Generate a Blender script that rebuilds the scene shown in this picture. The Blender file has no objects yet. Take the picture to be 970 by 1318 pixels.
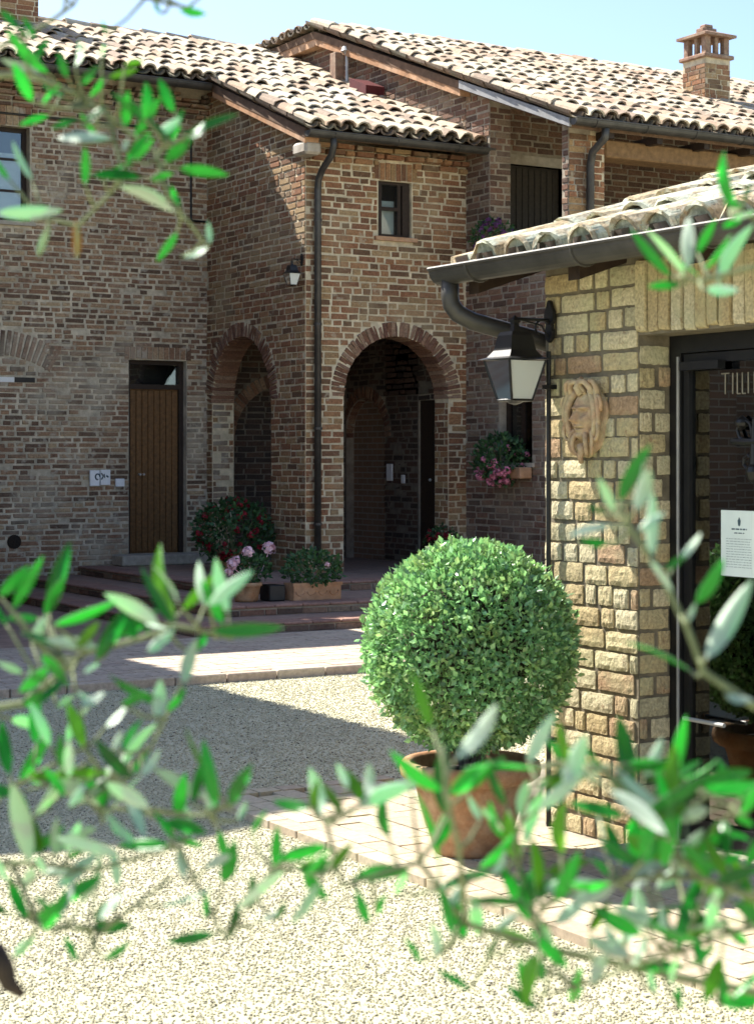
import bpy, math, random
import numpy as np
from mathutils import Matrix, Vector
R = random.Random(7)
scene = bpy.context.scene
COL = scene.collection
rad = math.radians

# ---------------------------------------------------------------- camera, sky, sun, exposure
CAM = Vector((-10.11, -18.42, 1.67)); YAW = rad(31.0)
FW = Vector((math.sin(YAW), math.cos(YAW), 0)); RT = Vector((math.cos(YAW), -math.sin(YAW), 0))
FPX, CX, HZ = 2350.0, 485.0, 590.0
cd = bpy.data.cameras.new('camera'); cam = bpy.data.objects.new('camera', cd); COL.objects.link(cam)
cam.location = CAM; cam.rotation_euler = (rad(90), 0, -YAW)
cd.sensor_fit = 'HORIZONTAL'; cd.sensor_width = 36.0; cd.lens = 36.0 * FPX / 970.0
cd.shift_y = -(659.0 - HZ) / 970.0
cd.clip_start = 0.05; cd.clip_end = 3000
cd.dof.use_dof = True; cd.dof.focus_distance = 12.0; cd.dof.aperture_fstop = 10.5
scene.camera = cam

SUN = Vector((-0.377, 0.926, 1.10)).normalized()
w = bpy.data.worlds.new('World'); scene.world = w; w.use_nodes = True
nt = w.node_tree; nt.nodes.clear()
sky = nt.nodes.new('ShaderNodeTexSky'); sky.sky_type = 'NISHITA'; sky.sun_disc = False
sky.sun_elevation = math.asin(SUN.z); sky.sun_rotation = math.atan2(SUN.x, SUN.y) % (2 * math.pi)
sky.altitude = 300; sky.air_density = 0.9; sky.dust_density = 1.6; sky.ozone_density = 2.5
bg = nt.nodes.new('ShaderNodeBackground'); bg.inputs[1].default_value = 0.10
wo = nt.nodes.new('ShaderNodeOutputWorld')
nt.links.new(sky.outputs[0], bg.inputs[0]); nt.links.new(bg.outputs[0], wo.inputs[0])
sd = bpy.data.lights.new('sun', 'SUN'); sun = bpy.data.objects.new('sun', sd); COL.objects.link(sun)
sd.energy = 5.0; sd.angle = rad(0.53); sd.color = (1.0, 0.95, 0.86)
sun.rotation_euler = SUN.to_track_quat('Z', 'Y').to_euler(); sun.location = (-20, 20, 30)
vs = scene.view_settings
vs.view_transform = 'Standard'; vs.look = 'None'; vs.gamma = 1.0; vs.exposure = 1.45
try: vs.use_curve_mapping = False
except Exception: pass

def pix(x, y, d):
    return CAM + FW * d + RT * ((x - CX) / FPX * d) + Vector((0, 0, (HZ - y) / FPX * d))
def proj(p):
    v = Vector(p) - CAM; d = v.dot(FW)
    if d < 0.05: return (-9999, -9999, d)
    return (CX + v.dot(RT) / d * FPX, HZ - v.z / d * FPX, d)
def hit(x, y, p0, n):
    r = pix(x, y, 1.0) - CAM; n = Vector(n)
    return CAM + r * ((Vector(p0) - CAM).dot(n) / r.dot(n))

# ---------------------------------------------------------------- materials
MATS = {}
def newmat(name):
    m = bpy.data.materials.new(name); m.use_nodes = True; m.node_tree.nodes.clear(); MATS[name] = m
    return m, m.node_tree.nodes, m.node_tree.links
def N(nodes, t, **kw):
    n = nodes.new(t)
    for k, v in kw.items(): setattr(n, k, v)
    return n
def math_node(nodes, links, op, a, b=None):
    n = nodes.new('ShaderNodeMath'); n.operation = op
    for i, v in enumerate((a, b)):
        if v is None: continue
        if isinstance(v, (int, float)): n.inputs[i].default_value = v
        else: links.new(v, n.inputs[i])
    return n.outputs[0]
def ramp(nodes, stops, interp='LINEAR'):
    n = nodes.new('ShaderNodeValToRGB'); cr = n.color_ramp; cr.interpolation = interp
    while len(cr.elements) < len(stops): cr.elements.new(0.5)
    for e, (p, c) in zip(cr.elements, stops): e.position = p; e.color = (*c, 1)
    return n
def mix(nodes, links, fac, a, b, mode='MIX'):
    n = nodes.new('ShaderNodeMix'); n.data_type = 'RGBA'; n.blend_type = mode; n.clamp_factor = True
    for s, v in ((n.inputs[0], fac), (n.inputs[6], a), (n.inputs[7], b)):
        if isinstance(v, (int, float)): s.default_value = v
        elif isinstance(v, tuple): s.default_value = (*v, 1)
        else: links.new(v, s)
    return n.outputs[2]
def noise(nodes, links, vec, scale, detail=4, rough=0.6):
    n = nodes.new('ShaderNodeTexNoise'); n.inputs['Scale'].default_value = scale
    n.inputs['Detail'].default_value = detail; n.inputs['Roughness'].default_value = rough
    if vec is not None: links.new(vec, n.inputs['Vector'])
    return n.outputs[0]
def finish(m, nodes, links, col, rough=0.85, bump=None, bstr=0.3, bdist=0.01, metallic=0.0, spec=0.3):
    p = nodes.new('ShaderNodeBsdfPrincipled'); o = nodes.new('ShaderNodeOutputMaterial')
    if isinstance(col, tuple): p.inputs['Base Color'].default_value = (*col, 1)
    else: links.new(col, p.inputs['Base Color'])
    if isinstance(rough, (int, float)): p.inputs['Roughness'].default_value = rough
    else: links.new(rough, p.inputs['Roughness'])
    p.inputs['Metallic'].default_value = metallic; p.inputs['Specular IOR Level'].default_value = spec
    if bump is not None:
        b = nodes.new('ShaderNodeBump'); b.inputs['Strength'].default_value = bstr; b.inputs['Distance'].default_value = bdist
        links.new(bump, b.inputs['Height']); links.new(b.outputs[0], p.inputs['Normal'])
    links.new(p.outputs[0], o.inputs[0])
    return m
def rnd_socket(nodes, links):
    oi = nodes.new('ShaderNodeObjectInfo'); g = nodes.new('ShaderNodeNewGeometry')
    a = math_node(nodes, links, 'MULTIPLY', oi.outputs['Random'], 7.31)
    b = math_node(nodes, links, 'MULTIPLY', g.outputs['Random Per Island'], 3.77)
    return math_node(nodes, links, 'FRACT', math_node(nodes, links, 'ADD', a, b)), g.outputs['Position']
def piece_mat(name, stops, patch=None, patch_scale=0.6, patch_rng=(0.5, 0.65), grain=45, gamt=0.45, bstr=0.5, bdist=0.006, rough=0.9, spots=None):
    m, nd, lk = newmat(name)
    r, pos = rnd_socket(nd, lk)
    c = ramp(nd, stops, 'CONSTANT' if len(stops) > 5 else 'LINEAR'); lk.new(r, c.inputs[0]); col = c.outputs[0]
    g1 = noise(nd, lk, pos, grain, 5, 0.65)
    gr = ramp(nd, [(0.3, (1 - gamt,) * 3), (0.7, (1 + gamt * 0.55,) * 3)]); lk.new(g1, gr.inputs[0])
    col = mix(nd, lk, 1.0, col, gr.outputs[0], 'MULTIPLY')
    if patch:
        p1 = noise(nd, lk, pos, patch_scale, 5, 0.6)
        pr = ramp(nd, [(patch_rng[0], (0, 0, 0)), (patch_rng[1], (1, 1, 1))]); lk.new(p1, pr.inputs[0])
        fac = math_node(nd, lk, 'MULTIPLY', pr.outputs[0], patch[1]); col = mix(nd, lk, fac, col, patch[0])
    if spots:
        p2 = noise(nd, lk, pos, spots[1], 3, 0.7)
        pr = ramp(nd, [(spots[2], (0, 0, 0)), (spots[2] + 0.06, (1, 1, 1))]); lk.new(p2, pr.inputs[0])
        col = mix(nd, lk, math_node(nd, lk, 'MULTIPLY', pr.outputs[0], spots[3]), col, spots[0])
    return finish(m, nd, lk, col, rough, g1, bstr, bdist)
def plain(name, col, rough=0.7, var=0.25, scale=12, bstr=0.2, bdist=0.004, metallic=0.0, spec=0.3, col2=None, patch_scale=1.5):
    m, nd, lk = newmat(name)
    g = nd.new('ShaderNodeNewGeometry').outputs['Position']
    n1 = noise(nd, lk, g, scale, 6, 0.65)
    gr = ramp(nd, [(0.3, (1 - var,) * 3), (0.7, (1 + var * 0.6,) * 3)]); lk.new(n1, gr.inputs[0])
    base = col
    if col2:
        n2 = noise(nd, lk, g, patch_scale, 5, 0.65)
        rr = ramp(nd, [(0.42, (0, 0, 0)), (0.62, (1, 1, 1))]); lk.new(n2, rr.inputs[0]); base = mix(nd, lk, rr.outputs[0], col, col2)
    c = mix(nd, lk, 1.0, base, gr.outputs[0], 'MULTIPLY')
    return finish(m, nd, lk, c, rough, n1, bstr, bdist, metallic, spec)

piece_mat('brick_left', [(0, (0.266, 0.151, 0.093)), (.13, (0.162, 0.100, 0.067)), (.27, (0.326, 0.200, 0.120)), (.40, (0.221, 0.128, 0.082)), (.52, (0.378, 0.260, 0.160)), (.64, (0.135, 0.090, 0.062)), (.74, (0.310, 0.208, 0.140)), (.86, (0.260, 0.164, 0.105)), (.94, (0.427, 0.313, 0.191))],
          patch=((.44, .40, .31), .7), patch_scale=.9, patch_rng=(.5, .66), spots=((.46, .42, .34), 5, .57, .55))
piece_mat('brick_tower', [(0, (0.280, 0.131, 0.068)), (.16, (0.185, 0.097, 0.055)), (.3, (0.337, 0.181, 0.090)), (.44, (0.240, 0.115, 0.063)), (.56, (0.324, 0.203, 0.101)), (.68, (0.155, 0.089, 0.051)), (.78, (0.296, 0.150, 0.078)), (.9, (0.373, 0.249, 0.128))],
          patch=((.38, .31, .19), .6), patch_scale=.8, patch_rng=(.5, .68), spots=((.46, .40, .29), 6, .6, .5))
piece_mat('brick_house', [(0, (0.210, 0.112, 0.075)), (.2, (0.142, 0.084, 0.061)), (.38, (0.248, 0.148, 0.096)), (.55, (0.184, 0.107, 0.075)), (.7, (0.253, 0.181, 0.124)), (.85, (0.115, 0.073, 0.053))],
          patch=((.3, .26, .2), .55), patch_scale=.8)
piece_mat('brick_pier', [(0, (0.540, 0.455, 0.264)), (.18, (0.470, 0.366, 0.196)), (.36, (0.599, 0.515, 0.324)), (.54, (0.500, 0.406, 0.226)), (.70, (0.400, 0.267, 0.157)), (.78, (0.549, 0.485, 0.314)), (.92, (0.449, 0.396, 0.245))],
          patch=((.44, .44, .25), .45), patch_scale=3.0, grain=70, gamt=.45, bstr=.8, bdist=.008, spots=((.24, .14, .08), 26, .63, .6))
piece_mat('voussoir', [(0, (0.205, 0.107, 0.068)), (.2, (0.262, 0.156, 0.102)), (.4, (0.164, 0.082, 0.055)), (.6, (0.287, 0.189, 0.128)), (.75, (0.230, 0.123, 0.076)), (.9, (0.139, 0.074, 0.051))], grain=40)
piece_mat('tile', [(0, (0.431, 0.346, 0.245)), (.15, (0.373, 0.274, 0.187)), (.3, (0.473, 0.403, 0.303)), (.45, (0.323, 0.223, 0.151)), (.6, (0.445, 0.374, 0.274)), (.75, (0.395, 0.302, 0.216)), (.9, (0.287, 0.216, 0.159))],
          patch=((.6, .56, .42), .5), patch_scale=2.5, grain=25, gamt=.3, spots=((.2, .17, .13), 14, .62, .5))
piece_mat('tile_lichen', [(0, (0.442, 0.340, 0.208)), (.2, (0.391, 0.289, 0.176)), (.4, (0.476, 0.408, 0.272)), (.6, (0.425, 0.315, 0.176)), (.8, (0.357, 0.306, 0.216))],
          patch=((.5, .53, .42), .85), patch_scale=7, patch_rng=(.45, .56), grain=35, gamt=.5, bstr=.8, bdist=.012, spots=((.10, .09, .07), 30, .6, .75))
piece_mat('tile_pan', [(0, (.20, .14, .10)), (.3, (.15, .11, .08)), (.6, (.24, .17, .12)), (.85, (.12, .10, .07))], patch=((.16, .16, .11), .7), patch_scale=4, grain=30, gamt=.4)  # dirty pan tone, darkened to paint deeper shade into the tile gaps
piece_mat('brick_shaded', [(0, (.10, .055, .04)), (.25, (.07, .045, .035)), (.5, (.12, .07, .05)), (.75, (.055, .04, .034))], grain=40)  # darkened brick copy: porch shade put into the colour
piece_mat('step_clay', [(0, (.30, .17, .13)), (.25, (.34, .20, .15)), (.5, (.26, .15, .12)), (.75, (.32, .185, .14))], grain=25, gamt=.35)  # darker copy of cotto, shade on the steps put into the colour
piece_mat('paver', [(0, (0.442, 0.365, 0.258)), (.25, (0.493, 0.429, 0.313)), (.5, (0.408, 0.319, 0.230)), (.75, (0.468, 0.402, 0.276))], grain=30, gamt=.25)
piece_mat('cotto', [(0, (0.444, 0.360, 0.269)), (.25, (0.500, 0.419, 0.319)), (.5, (0.407, 0.319, 0.249)), (.75, (0.472, 0.389, 0.300))], grain=25, gamt=.3)
piece_mat('pebble', [(0, (0.504, 0.470, 0.319)), (.2, (0.562, 0.527, 0.367)), (.4, (0.355, 0.329, 0.227)), (.55, (0.608, 0.573, 0.402)), (.75, (0.486, 0.451, 0.315)), (.95, (0.140, 0.122, 0.096))], grain=60, gamt=.2)
plain('mortar_shaded', (.17, .145, .115), .95, .35, 9, .6, .01)  # mortar copy darkened to paint the dim porch interior
plain('mortar_left', (.58, .51, .385), .95, .4, 9, .7, .012, col2=(.43, .37, .275))
plain('mortar_tower', (.68, .585, .41), .95, .35, 9, .7, .012, col2=(.53, .45, .31))
plain('mortar_pier', (.17, .145, .10), .95, .4, 14, .7, .012)
plain('mortar_house', (.36, .31, .24), .95, .35, 9, .6, .01)
plain('lichen_mortar', (.40, .42, .33), .95, .5, 35, .8, .012, col2=(.25, .27, .2), patch_scale=14)
plain('plaster', (.42, .36, .28), .9, .3, 6, .4, .01, col2=(.5, .45, .38))
plain('roof_deck', (.16, .10, .065), .95, .4, 10)
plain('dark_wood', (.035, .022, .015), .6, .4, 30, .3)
plain('beam_wood', (.22, .13, .06), .8, .4, 14, .4)
plain('door_wood', (.17, .085, .03), .55, .5, 22, .35)
plain('shutter_wood', (.05, .04, .03), .6, .4, 25, .3)
plain('iron', (.012, .012, .013), .45, .3, 20, .2, metallic=.3, spec=.5)
plain('gutter_metal', (.075, .07, .062), .5, .35, 8, .2, metallic=.35, spec=.5, col2=(.05, .046, .04))
plain('verge_metal', (.30, .30, .30), .55, .25, 8, .1, metallic=.2)
plain('pale_metal', (.45, .45, .44), .45, .2, 8, .1, metallic=.4)
plain('terracotta', (.42, .22, .11), .85, .35, 10, .4, .006, col2=(.5, .32, .2))
plain('old_brick', (.27, .16, .11), .9, .4, 18, .5, .008, col2=(.33, .24, .17), patch_scale=6)
plain('pot_clay', (.36, .185, .09), .85, .35, 14, .5, .006, col2=(.44, .29, .17), patch_scale=5)
plain('mask_clay', (.46, .30, .18), .85, .35, 30, .5, .005, col2=(.5, .4, .24), patch_scale=9)
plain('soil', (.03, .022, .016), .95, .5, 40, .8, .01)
plain('faded_gilt', (.24, .215, .16), .6, .3, 40)
plain('stone', (.42, .38, .31), .9, .3, 12, .4)
m_, nd_, lk_ = newmat('gravel')
g_ = nd_.new('ShaderNodeNewGeometry').outputs['Position']
v_ = nd_.new('ShaderNodeTexVoronoi'); v_.inputs['Scale'].default_value = 130; lk_.new(g_, v_.inputs['Vector'])
sp_c = nd_.new('ShaderNodeSeparateColor'); lk_.new(v_.outputs['Color'], sp_c.inputs[0])
c_ = ramp(nd_, [(0, (0.215, 0.202, 0.157)), (.05, (0.386, 0.362, 0.280)), (.2, (0.440, 0.415, 0.271)), (.55, (0.524, 0.497, 0.336)), (.85, (0.590, 0.565, 0.393)), (1, (0.374, 0.338, 0.236))]); lk_.new(sp_c.outputs[0], c_.inputs[0])
n_ = noise(nd_, lk_, g_, 2.0, 5, .6); nr_ = ramp(nd_, [(.3, (.86,) * 3), (.7, (1.06,) * 3)]); lk_.new(n_, nr_.inputs[0])
finish(m_, nd_, lk_, mix(nd_, lk_, 1.0, c_.outputs[0], nr_.outputs[0], 'MULTIPLY'), .95, v_.outputs['Distance'], -.7, .007)
plain('terrace_clay', (.31, .21, .16), .9, .3, 8, .3, col2=(.26, .18, .14))
plain('stem_wood', (.13, .115, .085), .85, .4, 40, .5)
plain('twig', (.16, .19, .09), .7, .3, 60, .2)
plain('white_paint', (.78, .78, .76), .6, .1, 10)
plain('paper', (.72, .80, .74), .7, .05, 10)
plain('ink', (.06, .10, .12), .7, .1, 10)
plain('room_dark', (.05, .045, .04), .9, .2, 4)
plain('enamel', (.78, .8, .82), .3, .1, 20)
plain('maroon', (.11, .02, .022), .6, .3, 10)
def leaf_mat(name, col, trans, tf=0.45, rough=.45, var=.35, spec=.4, old=None):
    m, nd, lk = newmat(name)
    r, pos = rnd_socket(nd, lk)
    if old:
        pn = noise(nd, lk, pos, 7, 4, .7); pr = ramp(nd, [(.48, (0, 0, 0)), (.66, (1, 1, 1))]); lk.new(pn, pr.inputs[0])
        col = mix(nd, lk, pr.outputs[0], col, old); trans = mix(nd, lk, pr.outputs[0], trans, old)
    gr = ramp(nd, [(0, (1 - var,) * 3), (1, (1 + var,) * 3)]); lk.new(r, gr.inputs[0])
    c1 = mix(nd, lk, 1.0, col, gr.outputs[0], 'MULTIPLY'); c2 = mix(nd, lk, 1.0, trans, gr.outputs[0], 'MULTIPLY')
    p = nd.new('ShaderNodeBsdfPrincipled'); lk.new(c1, p.inputs['Base Color']); p.inputs['Roughness'].default_value = rough
    p.inputs['Specular IOR Level'].default_value = spec
    t = nd.new('ShaderNodeBsdfTranslucent'); lk.new(c2, t.inputs[0])
    mx = nd.new('ShaderNodeMixShader'); mx.inputs[0].default_value = tf
    o = nd.new('ShaderNodeOutputMaterial')
    lk.new(p.outputs[0], mx.inputs[1]); lk.new(t.outputs[0], mx.inputs[2]); lk.new(mx.outputs[0], o.inputs[0])
leaf_mat('box_leaf', (.22, .41, .18), (.26, .54, .18), .3, .32, .6, .6, old=(.33, .45, .15))
leaf_mat('olive_top', (.03, .18, .03), (.035, .62, .06), .58, .3, .5, .6)
leaf_mat('olive_under', (.58, .69, .56), (.42, .70, .42), .38, .42, .25, .5)
leaf_mat('olive_young', (.10, .24, .02), (.20, .48, .03), .55, .4, .3)
leaf_mat('olive_dry', (.35, .18, .03), (.5, .25, .03), .4, .6, .3)
leaf_mat('ger_leaf', (.04, .10, .035), (.06, .18, .04), .25, .5, .5)
leaf_mat('petal_red', (.30, .015, .03), (.4, .02, .03), .3, .5, .4)
leaf_mat('petal_pink', (.75, .28, .42), (.7, .25, .4), .3, .5, .3)
leaf_mat('petal_pale', (.85, .62, .68), (.8, .5, .6), .3, .5, .2)
leaf_mat('petal_purple', (.18, .06, .2), (.2, .06, .22), .3, .5, .4)
def glass_mat(name, tint=(1, 1, 1), rough=0.0, ior=1.5, base=0.0, milky=None):
    m, nd, lk = newmat(name)
    t = nd.new('ShaderNodeBsdfTransparent'); t.inputs[0].default_value = (*tint, 1)
    src = t.outputs[0]
    if milky:
        d = nd.new('ShaderNodeBsdfDiffuse'); d.inputs[0].default_value = (*milky[0], 1)
        tl = nd.new('ShaderNodeBsdfTranslucent'); tl.inputs[0].default_value = (*milky[0], 1)
        ad = nd.new('ShaderNodeMixShader'); ad.inputs[0].default_value = .5; lk.new(d.outputs[0], ad.inputs[1]); lk.new(tl.outputs[0], ad.inputs[2])
        mm = nd.new('ShaderNodeMixShader'); mm.inputs[0].default_value = milky[1]; lk.new(src, mm.inputs[1]); lk.new(ad.outputs[0], mm.inputs[2]); src = mm.outputs[0]
    g = nd.new('ShaderNodeBsdfGlossy'); g.inputs['Roughness'].default_value = rough
    f = nd.new('ShaderNodeFresnel'); f.inputs[0].default_value = ior
    fac = math_node(nd, lk, 'ADD', f.outputs[0], base)
    mx = nd.new('ShaderNodeMixShader'); lk.new(fac, mx.inputs[0]); lk.new(src, mx.inputs[1]); lk.new(g.outputs[0], mx.inputs[2])
    o = nd.new('ShaderNodeOutputMaterial'); lk.new(mx.outputs[0], o.inputs[0])
glass_mat('glass', (.55, .6, .58), 0.0, 1.5, .10)
glass_mat('window_glass', (.8, .85, .85), 0.0, 1.5, .06)
glass_mat('lamp_glass', (.9, .95, .92), 0.05, 1.5, .0, milky=((.92, .95, .93), .85))
# flat brick pattern only for walls that face away from the view
m_, nd_, lk_ = newmat('brick_far')
g_ = nd_.new('ShaderNodeNewGeometry'); sx_ = nd_.new('ShaderNodeSeparateXYZ'); lk_.new(g_.outputs['Position'], sx_.inputs[0])
cv_ = nd_.new('ShaderNodeCombineXYZ'); lk_.new(math_node(nd_, lk_, 'ADD', sx_.outputs[0], sx_.outputs[1]), cv_.inputs[0]); lk_.new(sx_.outputs[2], cv_.inputs[1])
bt_ = nd_.new('ShaderNodeTexBrick'); lk_.new(cv_.outputs[0], bt_.inputs[0]); bt_.inputs['Scale'].default_value = 1.0
bt_.inputs['Brick Width'].default_value = .26; bt_.inputs['Row Height'].default_value = .078; bt_.inputs['Mortar Size'].default_value = .009
bt_.inputs['Color1'].default_value = (.3, .16, .1, 1); bt_.inputs['Color2'].default_value = (.2, .11, .07, 1); bt_.inputs['Mortar'].default_value = (.36, .32, .26, 1)
nn_ = noise(nd_, lk_, g_.outputs['Position'], 3, 5)
finish(m_, nd_, lk_, mix(nd_, lk_, math_node(nd_, lk_, 'MULTIPLY', nn_, .5), bt_.outputs[0], (.33, .27, .2)), .9, bt_.outputs[1], -.4, .01)

# ---------------------------------------------------------------- mesh helpers
def V(*a): return Vector(a)
def mesh_from(name, verts, faces, mat, smooth=False, mats=None, midx=None):
    me = bpy.data.meshes.new(name); me.from_pydata([tuple(v) for v in verts], [], faces)
    for mm in (mats or [mat]): me.materials.append(MATS[mm])
    if midx is not None: me.polygons.foreach_set('material_index', midx)
    if smooth: me.polygons.foreach_set('use_smooth', [True] * len(me.polygons))
    me.update(); return me
BASE = {}
def thing(name, label, cat, loc=(0, 0, 0), group=None, kind=None):
    o = bpy.data.objects.new(name, None); COL.objects.link(o); o.location = loc; o.empty_display_size = .1
    o['label'] = label; o['category'] = cat
    if group: o['group'] = group
    if kind: o['kind'] = kind
    BASE[o] = Vector(loc); return o
def link(name, me, parent=None, M=None, off=None):
    """M: world matrix; off: base offset of the top-level thing (all parts of one thing share it)"""
    o = bpy.data.objects.new(name, me); COL.objects.link(o)
    M = M if M is not None else Matrix.Identity(4)
    if parent is not None:
        o.parent = parent
        top = parent
        while top.parent: top = top.parent
        if parent is top: o.matrix_basis = Matrix.Translation(-BASE[top]) @ M
        else: o.matrix_basis = PM[parent].inverted() @ M
    else: o.matrix_basis = M
    PM[o] = M
    return o
PM = {}
def top(o, label, cat, group=None, kind=None):
    if label: o['label'] = label
    if cat: o['category'] = cat
    if group: o['group'] = group
    if kind: o['kind'] = kind
    BASE[o] = Vector((0, 0, 0)); return o
class MB:
    def __init__(s): s.v = []; s.f = []
    def add(s, vs_, fs_):
        n = len(s.v); s.v += [tuple(x) for x in vs_]; s.f += [tuple(i + n for i in f) for f in fs_]; return s
    def box(s, x0, x1, y0, y1, z0, z1):
        return s.add([(x0, y0, z0), (x1, y0, z0), (x1, y1, z0), (x0, y1, z0), (x0, y0, z1), (x1, y0, z1), (x1, y1, z1), (x0, y1, z1)],
                     [(0, 3, 2, 1), (4, 5, 6, 7), (0, 1, 5, 4), (1, 2, 6, 5), (2, 3, 7, 6), (3, 0, 4, 7)])
    def bbox(s, x0, x1, y0, y1, z0, z1, b=.006):
        xs = (x0, x1); ys = (y0, y1); zs = (z0, z1); c = [(x0 + x1) / 2, (y0 + y1) / 2, (z0 + z1) / 2]; vs_ = []; idx = {}
        b = min(b, abs(x1 - x0) * .4, abs(y1 - y0) * .4, abs(z1 - z0) * .4)
        for i in (0, 1):
            for j in (0, 1):
                for k in (0, 1):
                    sx = 1 if i == 0 else -1; sy = 1 if j == 0 else -1; sz = 1 if k == 0 else -1
                    for ax in range(3):
                        p = [xs[i], ys[j], zs[k]]
                        if ax != 0: p[0] += sx * b
                        if ax != 1: p[1] += sy * b
                        if ax != 2: p[2] += sz * b
                        idx[(i, j, k, ax)] = len(vs_); vs_.append(p)
        fs_ = []
        for s_ in (0, 1):
            fs_.append([idx[(s_, a_, b_, 0)] for a_, b_ in ((0, 0), (1, 0), (1, 1), (0, 1))])
            fs_.append([idx[(a_, s_, b_, 1)] for a_, b_ in ((0, 0), (1, 0), (1, 1), (0, 1))])
            fs_.append([idx[(a_, b_, s_, 2)] for a_, b_ in ((0, 0), (1, 0), (1, 1), (0, 1))])
        for a_ in (0, 1):
            for b_ in (0, 1):
                fs_.append([idx[(0, a_, b_, 1)], idx[(1, a_, b_, 1)], idx[(1, a_, b_, 2)], idx[(0, a_, b_, 2)]])
                fs_.append([idx[(a_, 0, b_, 0)], idx[(a_, 1, b_, 0)], idx[(a_, 1, b_, 2)], idx[(a_, 0, b_, 2)]])
                fs_.append([idx[(a_, b_, 0, 0)], idx[(a_, b_, 1, 0)], idx[(a_, b_, 1, 1)], idx[(a_, b_, 0, 1)]])
                for c_ in (0, 1): fs_.append([idx[(a_, b_, c_, x)] for x in range(3)]) if True else 0
        return s.add(vs_, fs_[:18] + [f for f in fs_[18:]])
    def prism(s, pts, ext):
        n = len(pts); e = Vector(ext)
        vs_ = [Vector(p) for p in pts] + [Vector(p) + e for p in pts]
        return s.add(vs_, [tuple(range(n)), tuple(reversed(range(n, 2 * n)))] + [(i, i + n, (i + 1) % n + n, (i + 1) % n) for i in range(n)])
    def tube(s, path, r, seg=8, cap=True):
        path = [Vector(p) for p in path]; n = len(path); rs = r if isinstance(r, (list, tuple)) else [r] * n
        rings = []; up = None; vs_ = []; fs_ = []
        for i, p in enumerate(path):
            t = (path[min(i + 1, n - 1)] - path[max(i - 1, 0)]).normalized()
            if up is None: up = t.orthogonal().normalized()
            else:
                up = up - t * up.dot(t); up = up.normalized() if up.length > 1e-6 else t.orthogonal().normalized()
            q = t.cross(up)
            for k in range(seg):
                a = 2 * math.pi * k / seg; vs_.append(p + (up * math.cos(a) + q * math.sin(a)) * rs[i])
        for i in range(n - 1):
            for k in range(seg): fs_.append((i * seg + k, i * seg + (k + 1) % seg, (i + 1) * seg + (k + 1) % seg, (i + 1) * seg + k))
        if cap: fs_ += [tuple(reversed(range(seg))), tuple(range((n - 1) * seg, n * seg))]
        return s.add(vs_, fs_)
    def lathe(s, prof, c, seg=32, cap=False):
        vs_ = []; fs_ = []; n = len(prof)
        for r, z in prof:
            for k in range(seg):
                a = 2 * math.pi * k / seg; vs_.append((c[0] + r * math.cos(a), c[1] + r * math.sin(a), c[2] + z))
        for i in range(n - 1):
            for k in range(seg): fs_.append((i * seg + k, i * seg + (k + 1) % seg, (i + 1) * seg + (k + 1) % seg, (i + 1) * seg + k))
        if cap: fs_ += [tuple(reversed(range(seg))), tuple(range((n - 1) * seg, n * seg))]
        return s.add(vs_, fs_)
    def build(s, name, mat, parent=None, smooth=False):
        return link(name, mesh_from(name, s.v, s.f, mat, smooth), parent)
def boxo(name, mat, parent, *b, bev=0):
    m = MB(); (m.bbox(*b, b=bev) if bev else m.box(*b)); return m.build(name, mat, parent)
def mkind(o, k): o['kind'] = k; return o

# ------------------------------------------- bricks, voussoirs, tiles: shared meshes, placed one by one
PIECE = {}
def brick_mesh(kind, mat):
    key = (kind, mat)
    if key in PIECE: return PIECE[key]
    out = []; rr = random.Random(hash(kind) % 1000 if False else {'plain': 3, 'rough': 5, 'vous': 9}[kind])
    for q in range(10):
        if kind in ('plain', 'vous'):
            vs_ = []
            ins = .04 if kind == 'vous' else .035
            for (d, k) in ((0.0, 0), (.72, 0), (1.0, 1)):
                for (x, z) in ((-.5, -.5), (.5, -.5), (.5, .5), (-.5, .5)):
                    jx = rr.uniform(-.04, .04); jz = rr.uniform(-.16, .16) if kind == 'plain' else rr.uniform(-.03, .03)
                    f = 1 - ins * k
                    tz = 1 - .12 * k
                    vs_.append((x * f + jx * .6, -d + (rr.uniform(-.08, .08) if d == 1 else 0), z * tz + jz * .7))
            fs_ = [(8, 9, 10, 11)]
            for a in (0, 4):
                for k in range(4): fs_.append((a + k, a + (k + 1) % 4, a + 4 + (k + 1) % 4, a + 4 + k))
            out.append(mesh_from('brick', vs_, fs_, mat))
        else:   # rough worn block, rounded edges
            nx, nz = 8, 4; vs_ = []; fs_ = []
            jx = [rr.uniform(-.05, .05) for _ in range(4)]
            for j in range(nz + 1):
                for i in range(nx + 1):
                    u = i / nx * 2 - 1; w_ = j / nz * 2 - 1
                    edge = max(abs(u), abs(w_)); dep = 1 - (.0 if edge < .9 else .45) + rr.uniform(-.3, .06) * (edge < .99)
                    x = u * .5 * (1 - .025 * abs(w_) ** 3) + rr.uniform(-.01, .01); z = w_ * .5 * (1 - .04 * abs(u) ** 6) + rr.uniform(-.028, .028)
                    vs_.append((x, -dep, z))
            b0 = len(vs_)
            for j in range(nz):
                for i in range(nx):
                    a = j * (nx + 1) + i; fs_.append((a, a + 1, a + nx + 2, a + nx + 1))
            ring = [i for i in range(nx + 1)] + [(j * (nx + 1) + nx) for j in range(1, nz + 1)] + [nz * (nx + 1) + i for i in range(nx - 1, -1, -1)] + [j * (nx + 1) for j in range(nz - 1, 0, -1)]
            for i in ring: vs_.append((vs_[i][0], .3, vs_[i][2]))
            L = len(ring)
            for k in range(L): fs_.append((ring[(k + 1) % L], ring[k], b0 + k, b0 + (k + 1) % L))
            out.append(mesh_from('brick', vs_, fs_, mat, smooth=False))
    PIECE[key] = out; return out
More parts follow.
